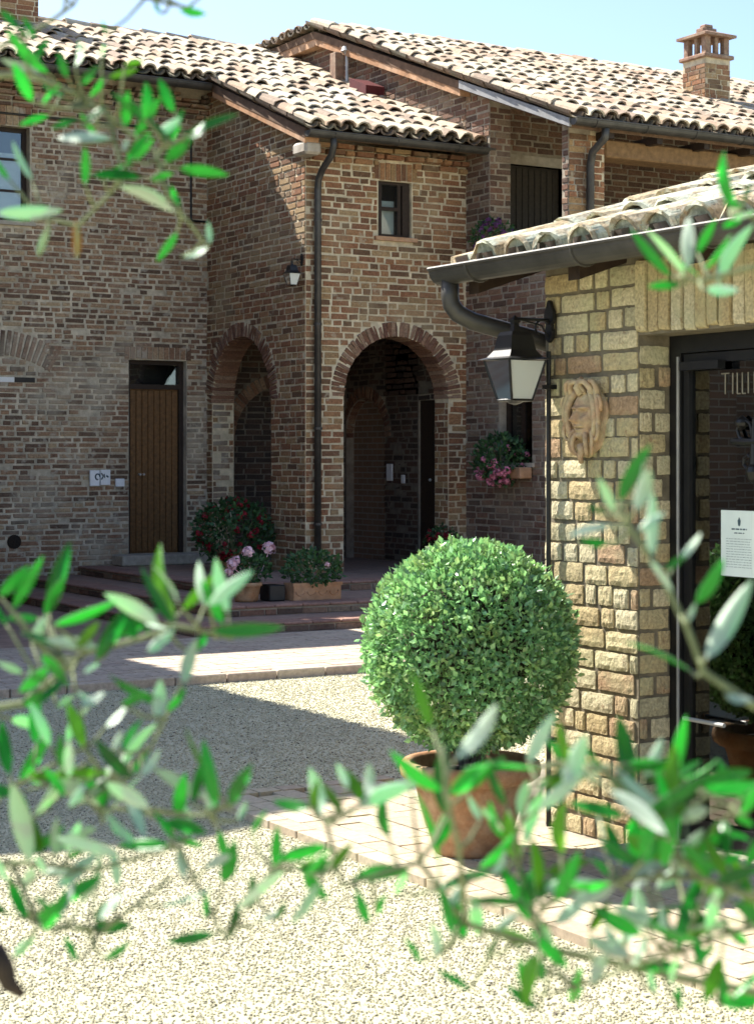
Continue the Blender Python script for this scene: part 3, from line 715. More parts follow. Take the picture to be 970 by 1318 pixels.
# ================================================================= PORCH TOWER
tw = thing('porch_tower', 'two storey brick porch tower with open round arches', 'tower', (1.1, 0, .35))
AF = (1.232, .728, 2.39, .30); AS = (1.645, .80, 2.37, .30); WT = (.975, 1.435, 4.29, 4.95)
wall_mesh('F', 0.0, .3, 0.0, 2.22, lambda u: 0, lambda u: 5.335, [('arch', *AF), ('rect', *WT)], 'mortar_tower', 'wall', tw)
wall_mesh('S', 0.0, .3, .3, 2.6, lambda u: 0, lambda u: roofz(u) - .1, [('arch', *AS)], 'mortar_tower', 'wall', tw)
def cornt(u, z): return .07 if z > 5.16 else .035 if z > 5.07 else 0.0
pc = brickwork('F', 0.0, 0.0, 2.22, .33, 5.34, 'brick_tower', [arch_open(AF[0], AF[1], AF[2], .3, .19), rect_open(WT[0] - .015, WT[1] + .015, WT[2] - .06, WT[3] + .22)], L=.245, H=.055, J=.021, proud=.009, seed=23, hdr=.3, extra=cornt)
pc += brickwork('S', 0.0, 0.0, 2.6, .33, 6.4, 'brick_tower', [arch_open(AS[0], AS[1], AS[2], .3, .19)], topf=lambda u: roofz(u) - .14, L=.245, H=.055, J=.021, proud=.009, seed=24, hdr=.3)
pc += soldiers('F', 0.0, WT[0] - .06, WT[1] + .08, WT[3] + .012, .2, 'brick_tower', dep=.012, seed=7)
emit(pc, tw, 'brick', 'bricks_rest', 'brick_tower', 290)
av = arch_ring('F', 0.0, AF[0], AF[2], AF[1] - .014, .195, 'voussoir', 0, 180, dep=.012, seed=11, wdt=.056)
av2 = [p for p in arch_ring('S', 0.0, AS[0], AS[2], AS[1] - .014, .195, 'voussoir', 0, 180, dep=.012, seed=12, wdt=.056) if p[1].translation.y < 2.66]
emit(av + av2, tw, 'voussoir', 'voussoirs_rest', 'voussoir', 120)
# jamb bricks inside the openings
jb = brickwork('S', AF[0] + AF[1], .005, .295, .36, AF[2], 'brick_tower', L=.24, H=.056, J=.018, proud=.008, seed=43) + brickwork('F', AS[0] + AS[1], .005, .295, .36, AS[2], 'brick_left', L=.24, H=.056, J=.018, proud=.008, seed=44, skip=.18)
emit(jb, tw, 'jamb_brick', 'jamb_bricks', 'brick_tower', 60)
# porch interior: back wall with blind arch, ceiling
wall_mesh('F', 2.9, .3, 0.0, 2.22, lambda u: 0, lambda u: 3.62, [('arch', 1.26, .72, 1.9, .30)], 'mortar_shaded', 'inner_wall', tw)
pi = brickwork('F', 2.9, .30, 2.2, .36, 3.55, 'brick_shaded', [arch_open(1.26, .72, 1.9, .3, .2)], L=.25, H=.056, J=.018, proud=.008, seed=26)
boxo('infill_wall', 'mortar_shaded', tw, .5, 2.1, 3.06, 3.25, .3, 2.7)
pi += brickwork('F', 3.06, .55, 1.98, .36, 2.6, 'brick_shaded', L=.25, H=.056, J=.018, proud=.008, seed=27)
emit(pi, tw, 'inner_brick', 'inner_bricks', 'brick_shaded', 90)
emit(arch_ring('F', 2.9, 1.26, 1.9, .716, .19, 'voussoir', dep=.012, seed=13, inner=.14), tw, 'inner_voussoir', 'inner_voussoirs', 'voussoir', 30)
boxo('ceiling', 'dark_wood', tw, .3, 2.22, .3, 2.9, 3.45, 3.6)  # coloured dark to cut bounce light and deepen the porch shade
boxo('upper_room_wall', 'room_dark', tw, .3, 2.22, 1.2, 1.3, 3.6, 5.5)
boxo('left_return', 'mortar_left', tw, .0, .3, 2.6, 2.9, 0, 6.4)
# roof
rt = MB().prism([(-.2, -.35, roofz(-.35) - .1), (-.2, -.35, roofz(-.35)), (-.2, 5.3, roofz(5.3)), (-.2, 5.3, roofz(5.3) - .1)], (2.41, 0, 0)).build('roof', 'roof_deck', tw)
roof_tiles(rt, (-.2, -.41, roofz(-.41)), (1, 0, 0), sl, 12, 13, 'tile', sp=.201, seed=33, limit=160)
m = MB(); m.prism([(-.19, -.33, roofz(-.33) - .17), (-.19, -.33, roofz(-.33) - .1), (-.19, 2.05, roofz(2.05) - .1), (-.19, 2.05, roofz(2.05) - .17)], (.18, 0, 0)); m.build('verge_board', 'terracotta', tw)
gutter('gutter', (-.22, -.44, 5.36), (2.3, -.44, 5.36), .07, tw)
boxo('corner_corbel', 'plaster', tw, -.19, .03, -.34, -.02, 5.12, 5.27, bev=.03)
window(tw, 'F', 0.0, *WT, mull=False, bars=0, rec=.045, fw=.035, curtain=None, sill='terracotta', room=False)
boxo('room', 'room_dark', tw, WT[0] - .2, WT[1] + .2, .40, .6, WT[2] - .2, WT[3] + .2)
m = MB(); m.box(1.27, 1.31, .043, .115, WT[2] + .035, WT[3] - .035); m.box(WT[0] + .035, WT[0] + .075, .047, .1, WT[2] + .035, WT[3] - .035); m.box(WT[0] + .075, 1.27, .047, .1, WT[2] + .32, WT[2] + .36); m.box(1.33, 1.40, .035, .105, WT[2] + .035, WT[3] - .035)
m.build('casement', 'dark_wood', tw)
boxo('curtain', 'white_paint', tw, WT[0] + .09, 1.26, .118, .124, WT[2] + .05, WT[2] + .44)
# downpipe with swan neck
m = MB().tube([(.12, -.44, 5.30), (.12, -.44, 5.22), (.12, -.40, 5.12), (.12, -.18, 4.98), (.12, -.09, 4.88), (.12, -.075, 4.75), (.12, -.075, .42)], .040, 12).build('downpipe', 'gutter_metal', tw, True)
for z in (4.4, 3.2, 2.0, .9): MB().tube([(.12, -.075, z), (.12, -.075, z + .03)], .049, 12).build('pipe_clip', 'gutter_metal', m)
# flue and roof hatch
nrm = (0, -.386, 1); p0 = (0, -.35, 5.42)
h = Vector((2.03, 2.82, roofz(2.82) + .12))
fl = thing('roof_flue', 'brick flue stub with metal cowl on the porch roof', 'flue', (h.x, h.y, h.z))
boxo('flue_stack', 'old_brick', fl, h.x - .07, h.x + .07, h.y - .08, h.y + .08, h.z - .2, h.z + .36, bev=.01)
MB().tube([(h.x + .06, h.y - .16, h.z - .05), (h.x + .06, h.y - .16, h.z + .34)], .022, 8).build('pipe', 'pale_metal', fl)
MB().lathe([(.001, .08), (.06, .06), (.085, .0), (.04, -.02), (.03, -.05)], (h.x + .06, h.y - .16, h.z + .36), 14).build('cowl', 'pale_metal', fl)
h = Vector((2.0, 1.98, roofz(1.98) + .12))
m = MB(); m.prism([(h.x - .14, h.y - .2, h.z - .1), (h.x + .14, h.y - .2, h.z - .1), (h.x + .14, h.y - .2, h.z + .06), (h.x - .14, h.y - .2, h.z + .06)], (0, .42, .16))
hb = m.build('roof_hatch', 'maroon', None); top(hb, 'small dark maroon hatch set in the porch roof tiles', 'hatch')

# ================================================================= LOGGIA HOUSE
lh = thing('loggia_house', 'taller brick house with gable roof, shaded loggia and piers', 'house', (4, 0, 0))
lz = lambda b: 5.41 + .366 * (b + 2.3) if b < 3.5 else 7.533
LO = (-1.93, -.50); LW = (-1.36, -.70, 1.62, 2.40); LD = (.39, 1.07, .352, 2.40)
wall_mesh('S', 2.22, .3, -2.05, 5.3, lambda u: 0, lambda u: 4.1 if LO[0] < u < LO[1] else lz(u) - .1, [('rect', *LW), ('rect', LD[0], LD[1], .0, LD[3]), ('arch', 2.42, .52, 1.95, .30)], 'mortar_house', 'wall', lh, brk=(3.5, LO[0], LO[1]))
boxo('dark_mortar_sheet', 'mortar_shaded', lh, 2.214, 2.2195, 1.08, 1.88, .352, 3.45); boxo('dark_mortar_sheet', 'mortar_shaded', lh, 2.214, 2.2195, .3, 2.9, 2.48, 3.45)  # thin sheets that carry the painted porch shade over this wall
pc = brickwork('S', 2.22, -2.05, 0.0, .05, 6.3, 'brick_house', [rect_open(LO[0], LO[1], 4.1, 9), rect_open(LW[0], LW[1], LW[2] - .06, LW[3] + .16)], topf=lambda u: lz(u) - .12, L=.25, H=.054, J=.022, proud=.01, seed=28, hdr=.4)
pc += brickwork('S', 2.22, -.0, 5.2, 5.4, 7.5, 'brick_house', topf=lambda u: lz(u) - .12, botf=lambda u: roofz(u), L=.25, H=.056, J=.02, proud=.01, seed=29)
pin = brickwork('S', 2.22, .32, 2.88, .36, 3.5, 'brick_shaded', [rect_open(LD[0] - .02, LD[1] + .02, .0, LD[3] + .02), arch_open(2.42, .52, 1.95, .3, .18)], L=.25, H=.056, J=.02, proud=.008, seed=30)
emit(pin, lh, 'porch_brick', 'porch_bricks', 'brick_shaded', 150)
pc += soldiers('S', 2.22, LW[0] - .08, LW[1] + .08, LW[3] + .01, .16, 'brick_house', seed=15)
pc += brickwork('F', LO[1], 2.22, 2.52, 4.1, 5.9, 'brick_house', L=.25, H=.054, J=.02, proud=.008, seed=45)
emit(pc, lh, 'brick', 'bricks_rest', 'brick_house', 295)
emit(arch_ring('S', 2.22, 2.42, 1.95, .516, .17, 'voussoir', dep=.012, inner=.13, seed=17), lh, 'voussoir', 'voussoirs_rest', 'voussoir', 30)
m = MB(); m.box(2.36, 2.51, 1.9, 2.94, .3, 2.47); m.build('infill_wall', 'brick_far', lh)
boxo('porch_door', 'dark_wood', lh, 2.24, 2.31, LD[0], LD[1], .352, LD[3]); MB().lathe([(.001, .02), (.018, .012), (.02, 0), (.018, -.012), (.001, -.02)], (2.22, LD[0] + .42, 1.4), 10).build('door_knob', 'pale_metal', lh)
window(lh, 'S', 2.22, *LW, mull=True, bars=0, rec=.1, fw=.06, curtain=[(-1.0, -.93, 1.7, 2.25)], sill='stone')
# front: base wall, piers, beam, loggia back wall
boxo('front_wall', 'brick_far', lh, 2.52, 12, -2.05, -1.75, 0, 4.1)
boxo('floor', 'cotto', lh, 2.52, 12, -1.75, 0, 3.85, 4.0)
pb = []
for (a0, a1) in ((2.52, 2.72), (4.40, 4.85), (7.6, 8.05), (11.5, 11.95)):
    boxo('pier', 'mortar_tower', lh, a0, a1, -2.05, -1.75, 4.1, 5.36 if a0 == 2.52 else 5.08)
    pb += brickwork('F', -2.05, (2.22 if a0 == 2.52 else a0), a1, 4.1, (5.36 if a0 == 2.52 else 5.06), 'brick_tower', L=.24, H=.056, J=.016, proud=.01, seed=34 + int(a0))
emit(pb, lh, 'pier_brick', 'pier_bricks', 'brick_tower', 80)
boxo('beam', 'beam_wood', lh, 2.73, 12, -2.07, -1.73, 5.08, 5.28, bev=.015)
wall_mesh('F', 0.0, .3, 2.52, 12, lambda u: 3.9, lambda u: lz(0) - .12, [('rect', 2.82, 3.68, 4.0, 5.30)], 'mortar_house', 'back_wall', lh)
pb = brickwork('F', 0.0, 2.53, 7.0, 4.1, 6.1, 'brick_house', [rect_open(2.66, 3.74, 4.0, 5.42)], L=.25, H=.056, J=.02, proud=.009, seed=36)
emit(pb, lh, 'loggia_brick', 'loggia_bricks', 'brick_house', 90)
m = MB(); m.box(2.66, 2.82, -.014, .1, 4.0, 5.30); m.box(3.68, 3.74, -.014, .1, 4.0, 5.30); m.box(2.66, 3.74, -.014, .1, 5.30, 5.42); m.build('door_surround', 'plaster', lh)
sh = boxo('shutter', 'shutter_wood', lh, 2.82, 3.68, .1, .14, 4.0, 5.30)
for i in range(9): boxo('slat', 'shutter_wood', sh, 2.83 + i * .094, 2.915 + i * .094, .08, .101, 4.0, 5.28, bev=.008)
# roof
rl = MB(); rl.prism([(2.05, -2.3, lz(-2.3) - .1), (2.05, -2.3, lz(-2.3)), (2.05, 3.5, lz(3.5)), (2.05, 5.3, 7.53), (2.05, 5.3, 7.43), (2.05, 3.5, lz(3.5) - .1)], (10.2, 0, 0)); rl.prism([(2.05, 5.3, 7.43), (2.05, 5.3, 7.53), (2.05, 9, 6.2), (2.05, 9, 6.1)], (10.2, 0, 0))
rl = rl.build('roof', 'roof_deck', lh)
sl2 = Vector((0, 1, .371)).normalized()
roof_tiles(rl, (2.03, -2.36, lz(-2.36)), (1, 0, 0), sl2, 50, 14, 'tile', sp=.202, seed=37, limit=300)
roof_tiles(rl, (2.03, 3.55, 7.53), (0, 1, 0), Vector((1, 0, 0.02)), 7, 3, 'tile', sp=.241, seed=38, limit=20)
ridge_tiles(rl, (2.1, 3.55, lz(3.5) + .0), (12, 3.55, lz(3.5) + .0), 'tile', 9)
m = MB(); m.prism([(2.04, -2.34, lz(-2.34) - .08), (2.04, -2.34, lz(-2.34) + .015), (2.04, -.15, lz(-.15) + .015), (2.04, -.15, lz(-.15) - .08)], (-.03, 0, 0)); m.build('verge_board', 'verge_metal', lh)
m = MB(); m.prism([(2.06, -.1, lz(-.1) - .18), (2.06, -.1, lz(-.1) - .1), (2.06, 3.5, lz(3.5) - .1), (2.06, 3.5, lz(3.5) - .18)], (.15, 0, 0)); m.box(2.06, 2.21, 3.5, 5.3, 7.33, 7.43); m.build('verge_corbel', 'terracotta', lh)
gutter('gutter', (2.02, -2.40, 5.40), (12, -2.40, 5.40), .075, lh)
for i in range(14):
    x = 2.6 + i * .7
    boxo('rafter', 'dark_wood', lh, x, x + .08, -2.28, -1.7, 5.25, 5.34)
m = MB(); m.prism([(2.3, -2.28, 5.34), (2.3, 0, 6.18), (12, 0, 6.18), (12, -2.28, 5.34)], (0, 0, .015)); m.build('soffit', 'dark_wood', lh)
m = MB().tube([(2.47, -2.40, 5.33), (2.47, -2.38, 5.22), (2.47, -2.16, 5.1), (2.47, -2.12, 4.95), (2.47, -2.12, .1)], .045, 10).build('downpipe', 'gutter_metal', lh, True)
chimney(rl, 6.50, .54, 6.1, 7.45, .43, .46, n=80)
# ================================================================= SHOP (right foreground)
sp_ = thing('shop_building', 'low shop of pale rough brick with glazed door and mossy tiles', 'building', (-5.2, -12.4, 0))
WX, B1, BJ = -5.2, -11.73, -12.39
wall_mesh('S', WX, .35, -18.0, B1, lambda u: 0, lambda u: 2.53, [('rect', -14.25, BJ, 0.02, 2.19)], 'mortar_pier', 'wall', sp_)
bx_ = MB(); bx_.box(-4.85, .2, B1 - .3, B1, 0, 2.62); bx_.box(-.1, .2, -18, B1 - .3, 0, 2.62); bx_.box(-4.85, -.1, -18, -17.7, 0, 2.62); bx_.prism([(-4.85, B1 - .3, 2.62), (.2, B1 - .3, 2.62), (-2.5, B1 - .3, 3.3)], (0, .3, 0))
bx_.build('outer_wall', 'brick_far', sp_)
boxo('ceiling', 'plaster', sp_, -4.85, -.1, -17.7, B1 - .3, 2.5, 2.56); boxo('floor', 'terrace_clay', sp_, -4.85, -.1, -17.7, B1 - .3, -.05, .02)
boxo('partition', 'room_dark', sp_, -3.2, -3.1, -17.7, B1 - .3, .02, 2.5)
pc = brickwork('S', WX, BJ, B1, .02, 2.55, 'brick_pier', [], L=.21, H=.078, J=.014, proud=.012, kind='rough', seed=51, hdr=.45, jit=.8)
pc += brickwork('F', BJ, WX + .0, WX + .17, .02, 2.17, 'brick_pier', [], L=.17, H=.078, J=.015, proud=.010, kind='rough', seed=52, hdr=0, jit=.1)
pc += brickwork('S', WX, -15.5, -14.25, .02, 2.55, 'brick_pier', [], L=.2, H=.086, J=.019, proud=.024, kind='rough', seed=53, hdr=.45, jit=.8)
pc += soldiers('S', WX, -14.25, BJ, 2.20, .30, 'brick_pier', wdt=.062, J=.012, dep=.02, seed=54, kind='vous')
emit(pc, sp_, 'brick', 'bricks_rest', 'brick_pier', 290)
boxo('threshold', 'stone', sp_, WX - .3, WX + .34, -14.25, BJ - .01, .012, .06, bev=.012)
# glazed door
fx = WX + .165
m = MB(); m.box(fx, fx + .07, BJ - .075, BJ - .002, .06, 2.19); m.box(fx, fx + .07, -14.25, -14.18, .06, 2.19); m.box(fx, fx + .07, -14.18, BJ - .075, 2.115, 2.188); m.build('door_frame', 'iron', sp_)
MB().box(fx - .006, fx + .002, BJ - .066, BJ - .055, .06, 2.10).build('frame_bead', 'pale_metal', sp_)
dl = MB(); y0, y1 = BJ - .08, -13.3
dl.box(fx + .012, fx + .055, y0 - .035, y0, .065, 2.11); dl.box(fx + .012, fx + .055, y1, y1 + .04, .065, 2.11); dl.box(fx + .012, fx + .055, y1 + .04, y0 - .035, .065, .16); dl.box(fx + .012, fx + .055, y1 + .04, y0 - .035, 2.07, 2.11)
dl = dl.build('door_leaf', 'iron', sp_)
boxo('pane', 'glass', dl, fx + .03, fx + .036, y1 + .04, y0 - .035, .16, 2.07)
boxo('door_closer', 'iron', dl, fx - .03, fx + .011, y0 - .26, y0 - .02, 2.04, 2.075)
MB().tube([(fx - .03, y0 - .05, .58), (fx - .03, y0 - .3, .58)], .009, 8).build('push_bar', 'pale_metal', dl)
d2 = MB(); d2.box(fx + .012, fx + .055, -14.17, -14.13, .065, 2.11); d2.box(fx + .012, fx + .055, y1 - .045, y1 - .005, .065, 2.11); d2.box(fx + .012, fx + .055, -14.13, y1 - .045, .065, .16); d2.box(fx + .012, fx + .055, -14.13, y1 - .045, 2.07, 2.11)
d2 = d2.build('door_leaf', 'iron', sp_); boxo('pane', 'glass', d2, fx + .03, fx + .036, -14.13, y1 - .045, .16, 2.07)
# thin etched capitals on the glass, upright strokes
def glass_letter(y, h, strokes):
    m = MB()
    for (u0, v0, u1, v1) in strokes:
        p = Vector((fx + .027, y - u0 * h, 1.935 + v0 * h)); q = Vector((fx + .027, y - u1 * h, 1.935 + v1 * h)); m.tube([p, q], .003, 5)
    m.build('letter', 'faded_gilt', dl)
I_ = [(0, 0, 0, 1)]; T_ = [(.15, 0, .15, 1), (-.12, 1, .42, 1)]; L_ = [(0, 0, 0, 1), (0, 0, .22, 0)]
for k, (g, y) in enumerate(((T_, -12.70), (I_, -12.758), (L_, -12.785), (L_, -12.815), (I_, -12.85), (I_, -12.885), (T_, -12.92), (I_, -12.975))): glass_letter(y, .085, g)
# roof
rs_ = .305
m = MB(); m.prism([(-5.50, B1 + .33, 2.49), (-5.50, B1 + .33, 2.555), (-2.5, B1 + .33, 2.555 + rs_ * 3.0), (.5, B1 + .33, 2.555), (.5, B1 + .33, 2.49), (-2.5, B1 + .33, 2.49 + rs_ * 3.0)], (0, -6.7, 0))
rfs = m.build('roof', 'roof_deck', sp_)
roof_tiles(rfs, (-5.50, B1 + .10, 2.555), (0, -1, 0), Vector((1, 0, rs_)), 27, 7, 'tile_lichen', sp=.235, seed=55, limit=150, lift=-.035, plugs=True)
roof_tiles(rfs, (.50, B1 + .10, 2.555), (0, -1, 0), Vector((-1, 0, rs_)), 27, 7, 'tile_lichen', sp=.235, seed=56, limit=0, lift=-.035)
for k in range(7):
    x = -5.5 + k * .43; dz = (x + 5.5) * rs_
    MB().prism([(x, B1 + .325, 2.557 + dz), (x + .425, B1 + .325, 2.557 + dz + .425 * rs_), (x + .425, B1 + .325, 2.585 + dz + .425 * rs_), (x, B1 + .325, 2.597 + dz)], (0, -.26, 0)).build('verge_tile', 'tile_lichen', rfs)
for i in range(9):
    y = B1 + .25 - i * .75; MB().prism([(-5.45, y, 2.42), (-5.45, y, 2.505), (-4.9, y, 2.488 + .6 * rs_), (-4.9, y, 2.42 + .6 * rs_)], (0, -.08, 0)).build('rafter', 'dark_wood', sp_)
gutter('gutter', (-5.535, B1 + .35, 2.535), (-5.535, -18.3, 2.535), .072, sp_, out=(-1, 0, 0))
MB().tube([(-5.54, B1 + .27, 2.48), (-5.54, B1 + .27, 2.41), (-5.535, B1 + .265, 2.37), (-5.51, B1 + .25, 2.33), (-5.45, B1 + .22, 2.295), (-5.2, B1 + .10, 2.22), (-5.0, B1 + .06, 2.16), (-4.95, B1 + .06, 2.05), (-4.95, B1 + .06, .05)], .042, 12).build('downpipe', 'gutter_metal', sp_, True)
# conduit down the pier
MB().tube([(WX - .035, -11.80, 2.15), (WX - .035, -11.80, .02)], .011, 8).build('conduit', 'iron', sp_)
for z in (1.98, 1.1, .4): boxo('conduit_clip', 'iron', sp_, WX - .05, WX, -11.83, -11.77, z, z + .02)

# ================================================================= LANTERNS
def lantern(name, label, c, s, back, plate_z):
    """c: centre of the glass top ring, s: half width, back: wall point the bracket is fixed to (wall faces -X)"""
    L = thing(name, label, 'lantern', (c[0], c[1], c[2] - s * 1.4), 'wall lanterns')
    x, y, z = c
    m = MB(); prof = [(s * 1.14, 0), (s * .84, s * .10), (s * .64, s * .38), (s * .52, s * 1.0), (s * .44, s * 1.16), (s * .16, s * 1.18), (s * .12, s * 1.5), (s * .17, s * 1.66), (s * .02, s * 1.85)]
    for (r0, h0), (r1, h1) in zip(prof[:-1], prof[1:]):
        a = [(x - r0, y - r0, z + h0), (x + r0, y - r0, z + h0), (x + r0, y + r0, z + h0), (x - r0, y + r0, z + h0)]; b = [(x - r1, y - r1, z + h1), (x + r1, y - r1, z + h1), (x + r1, y + r1, z + h1), (x - r1, y + r1, z + h1)]
        m.add(a + b, [(i, (i + 1) % 4, 4 + (i + 1) % 4, 4 + i) for i in range(4)])
    m.add([(x - s * 1.12, y - s * 1.12, z), (x + s * 1.12, y - s * 1.12, z), (x + s * 1.12, y + s * 1.12, z), (x - s * 1.12, y + s * 1.12, z)], [(3, 2, 1, 0)]); m.build('cap', 'iron', L)
    zt, zb, t, b = z - .004, z - s * 1.7, s * .92, s * .52; fr = MB()
    ct = [(x - t, y - t), (x + t, y - t), (x + t, y + t), (x - t, y + t)]; cb_ = [(x - b, y - b), (x + b, y - b), (x + b, y + b), (x - b, y + b)]
    for i in range(4):
        fr.tube([(*ct[i], zt), (*cb_[i], zb)], s * .055, 6); fr.tube([(*cb_[i], zb), (*cb_[(i + 1) % 4], zb)], s * .055, 6)
    fr.add([(x - b, y - b, zb), (x + b, y - b, zb), (x + b, y + b, zb), (x - b, y + b, zb)], [(0, 1, 2, 3)]); fr.lathe([(b * .9, 0), (b * .5, -s * .12), (.002, -s * .2)], (x, y, zb), 10)
    fr.build('frame', 'iron', L)
    for i in range(4):
        k = (i + 1) % 4; g = .96
        q = [Vector((*ct[i], zt)), Vector((*ct[k], zt)), Vector((*cb_[k], zb)), Vector((*cb_[i], zb))]; cc = sum(q, Vector()) / 4
        q = [cc + (p - cc) * g for p in q]; nn = (q[1] - q[0]).cross(q[3] - q[0]).normalized() * .003
        MB().prism(q, nn).build('glass_panel', 'lamp_glass', L)
    MB().lathe([(.002, s * .0), (s * .16, -s * .05), (s * .22, -s * .4), (s * .12, -s * .75), (s * .12, -s * 1.4)], (x, y, z - s * .05), 12).build('bulb', 'white_paint', L, True)
    # bracket: arm, plate, scroll
    bx, by = back; m = MB()
    m.tube([(x, y, plate_z), (bx, by, plate_z)], s * .07, 8); m.tube([(x, y, z + s * 1.0), (x, y, plate_z + s * .05)], s * .06, 6)
    pl = [(0, -.95), (.22, -.8), (.3, -.5), (.2, -.2), (.34, .0), (.34, .35), (.2, .55), (.1, .8), (0, .85)]
    pts = [(u, v) for u, v in pl] + [(-u, v) for u, v in reversed(pl[1:-1])]
    m.prism([(bx, by + u * s * .9, plate_z + v * s) for u, v in pts], (-s * .16, 0, 0))
    sc = []
    for k in range(22):
        a = k / 21 * 4.2 + .2; r = s * (.52 - .017 * k); sc.append((bx - s * .55 + r * math.cos(a), by, plate_z - s * .42 + r * math.sin(a)))
    m.tube(sc, s * .05, 6); m.tube([(x + s * .2, y, plate_z - s * .02), (bx - s * .5, by, plate_z - s * .25), (bx - s * .08, by, plate_z - s * .85)], s * .045, 6)
    m.build('bracket', 'iron', L); return L
lantern('wall_lantern', 'large black lantern with frosted panes on the shop pier', (-5.42, -11.80, 2.108), .106, (WX - .02, -11.80), 2.29)
lantern('wall_lantern', 'small black lantern on the shaded side of the porch tower', (-.145, .06, 3.80), .08, (-.012, .06), 3.965)

# ================================================================= TERRACOTTA MASK
def mask():
    cy, cz = -12.06, 1.85; m = MB()
    def g(x, y, a, b, c, d): return math.exp(-((x - a) / c) ** 2 - ((y - b) / d) ** 2)
    def P(u, v, h): return (WX - .02 - h, cy - u, cz + v)
    n, k = 40, 56; hw, hh = .078, .112; vs_ = []; fs_ = []
    for j in range(k + 1):
        for i in range(n + 1):
            a = i / n * 2 - 1; v = j / k * 2 - 1; lim = math.sqrt(max(0, 1 - v * v)) * (1 - .18 * max(0, -v)); u = a * lim
            e = max(0, 1 - (u / max(lim, 1e-4)) ** 2) * (1 - v * v); h_ = .052 * math.sqrt(max(0, e)) ** .8
            f = .030 * g(u, v, 0, .02, .13, .24) + .022 * g(u, v, 0, -.13, .2, .09) - .026 * g(u, v, -.38, .18, .22, .1) - .026 * g(u, v, .38, .18, .22, .1)
            f += .013 * g(u, v, -.38, .17, .13, .06) + .013 * g(u, v, .38, .17, .13, .06) + .016 * g(u, v, -.36, .36, .3, .06) + .016 * g(u, v, .36, .36, .3, .06)
            f += .017 * g(u, v, 0, -.36, .24, .05) + .016 * g(u, v, 0, -.5, .2, .055) - .022 * g(u, v, 0, -.43, .28, .03) + .02 * g(u, v, 0, -.74, .26, .12) + .01 * g(u, v, -.5, -.15, .2, .2) + .01 * g(u, v, .5, -.15, .2, .2)
            vs_.append(P(u * hw, v * hh, max(0, h_ + 1.15 * f * min(1, e * 3))))
    for j in range(k):
        for i in range(n): q = j * (n + 1) + i; fs_.append((q, q + 1, q + n + 2, q + n + 1))
    m.add(vs_, fs_)
    m.prism([P(.13 * math.cos(t) * (1 + .06 * math.sin(5 * t)), .165 * math.sin(t) * (1 + .05 * math.sin(7 * t)) - .005, -.02) for t in [2 * math.pi * q / 40 for q in range(40)]], (-.016, 0, 0))
    def lock(pts, r0, r1, h0=.022, h1=.03):
        path = []; nn = len(pts)
        for q, (u, v) in enumerate(pts): t = q / (nn - 1); path.append(P(u, v, h0 + (h1 - h0) * math.sin(math.pi * t)))
        m.tube(path, [r0 + (r1 - r0) * (q / (nn - 1)) for q in range(nn)], 8)
    def arc(cu, cv, ru, rv, a0, a1, r0, r1, nn=10, h1=.035): lock([(cu + ru * math.cos(rad(a0 + (a1 - a0) * q / (nn - 1))), cv + rv * math.sin(rad(a0 + (a1 - a0) * q / (nn - 1)))) for q in range(nn)], r0, r1, .018, h1)
    for s in (-1, 1):
        arc(s * .0, .0, s * .098, .13, 60, -50, .019, .012); arc(s * .0, .01, s * .122, .15, 50, -35, .014, .008)
        arc(s * .03, .105, s * .042, .05, -20, 190, .016, .010, h1=.05); arc(s * .075, .115, s * .032, .042, -40, 170, .014, .008, h1=.04)
        arc(s * .098, -.06, s * .024, .04, 120, -150, .012, .007); arc(s * .02, -.12, s * .028, .05, 100, -80, .014, .008, h1=.045); arc(s * .06, -.11, s * .02, .05, 100, -100, .012, .006)
        arc(s * .118, .06, s * .02, .03, -90, 170, .010, .006)
    lock([(0, -.12), (.008, -.15), (-.006, -.175), (.002, -.20)], .022, .010, .03, .035); lock([(0, .10), (-.012, .13), (.008, .155), (0, .17)], .020, .010, .03, .05)
    return m.build('terracotta_mask', 'mask_clay', None, True)
top(mask(), 'terracotta face mask with curling hair on the shop pier', 'mask')

# iron ornament hung on the door glass
fo = MB(); oy, oz = -12.90, 1.74; ox = fx + .012
def P2(u, v): return (ox, oy - u, oz + v)
fo.tube([P2(-.13, .0), P2(-.04, -.004), P2(.1, .0)], [.012, .018, .012], 8); fo.tube([P2(0, .09), P2(0, -.1)], [.008, .02], 8)
for s in (-1, 1):
    fo.tube([P2(s * .0 + .01 * s, .02)] + [P2(s * (.055 + .042 * math.cos(a)), .045 + .042 * math.sin(a)) for a in [3.1, 2.4, 1.6, .8, 0, -.8, -1.6]], .008, 6)
    fo.tube([P2(s * .01, -.05)] + [P2(s * (.035 + .028 * math.cos(a)), -.085 + .028 * math.sin(a)) for a in [2.6, 1.6, .6, -.4, -1.4, -2.2]], .007, 6)
fo.lathe([(.002, .03), (.026, .012), (.03, 0), (.026, -.012), (.002, -.03)], P2(-.07, .075), 10); fo.lathe([(.002, .05), (.03, .02), (.036, 0), (.026, -.03), (.002, -.05)], P2(0, -.125), 10)
top(fo.build('iron_ornament', 'iron'), 'black scrolled iron ornament against the shop door glass', 'ornament')
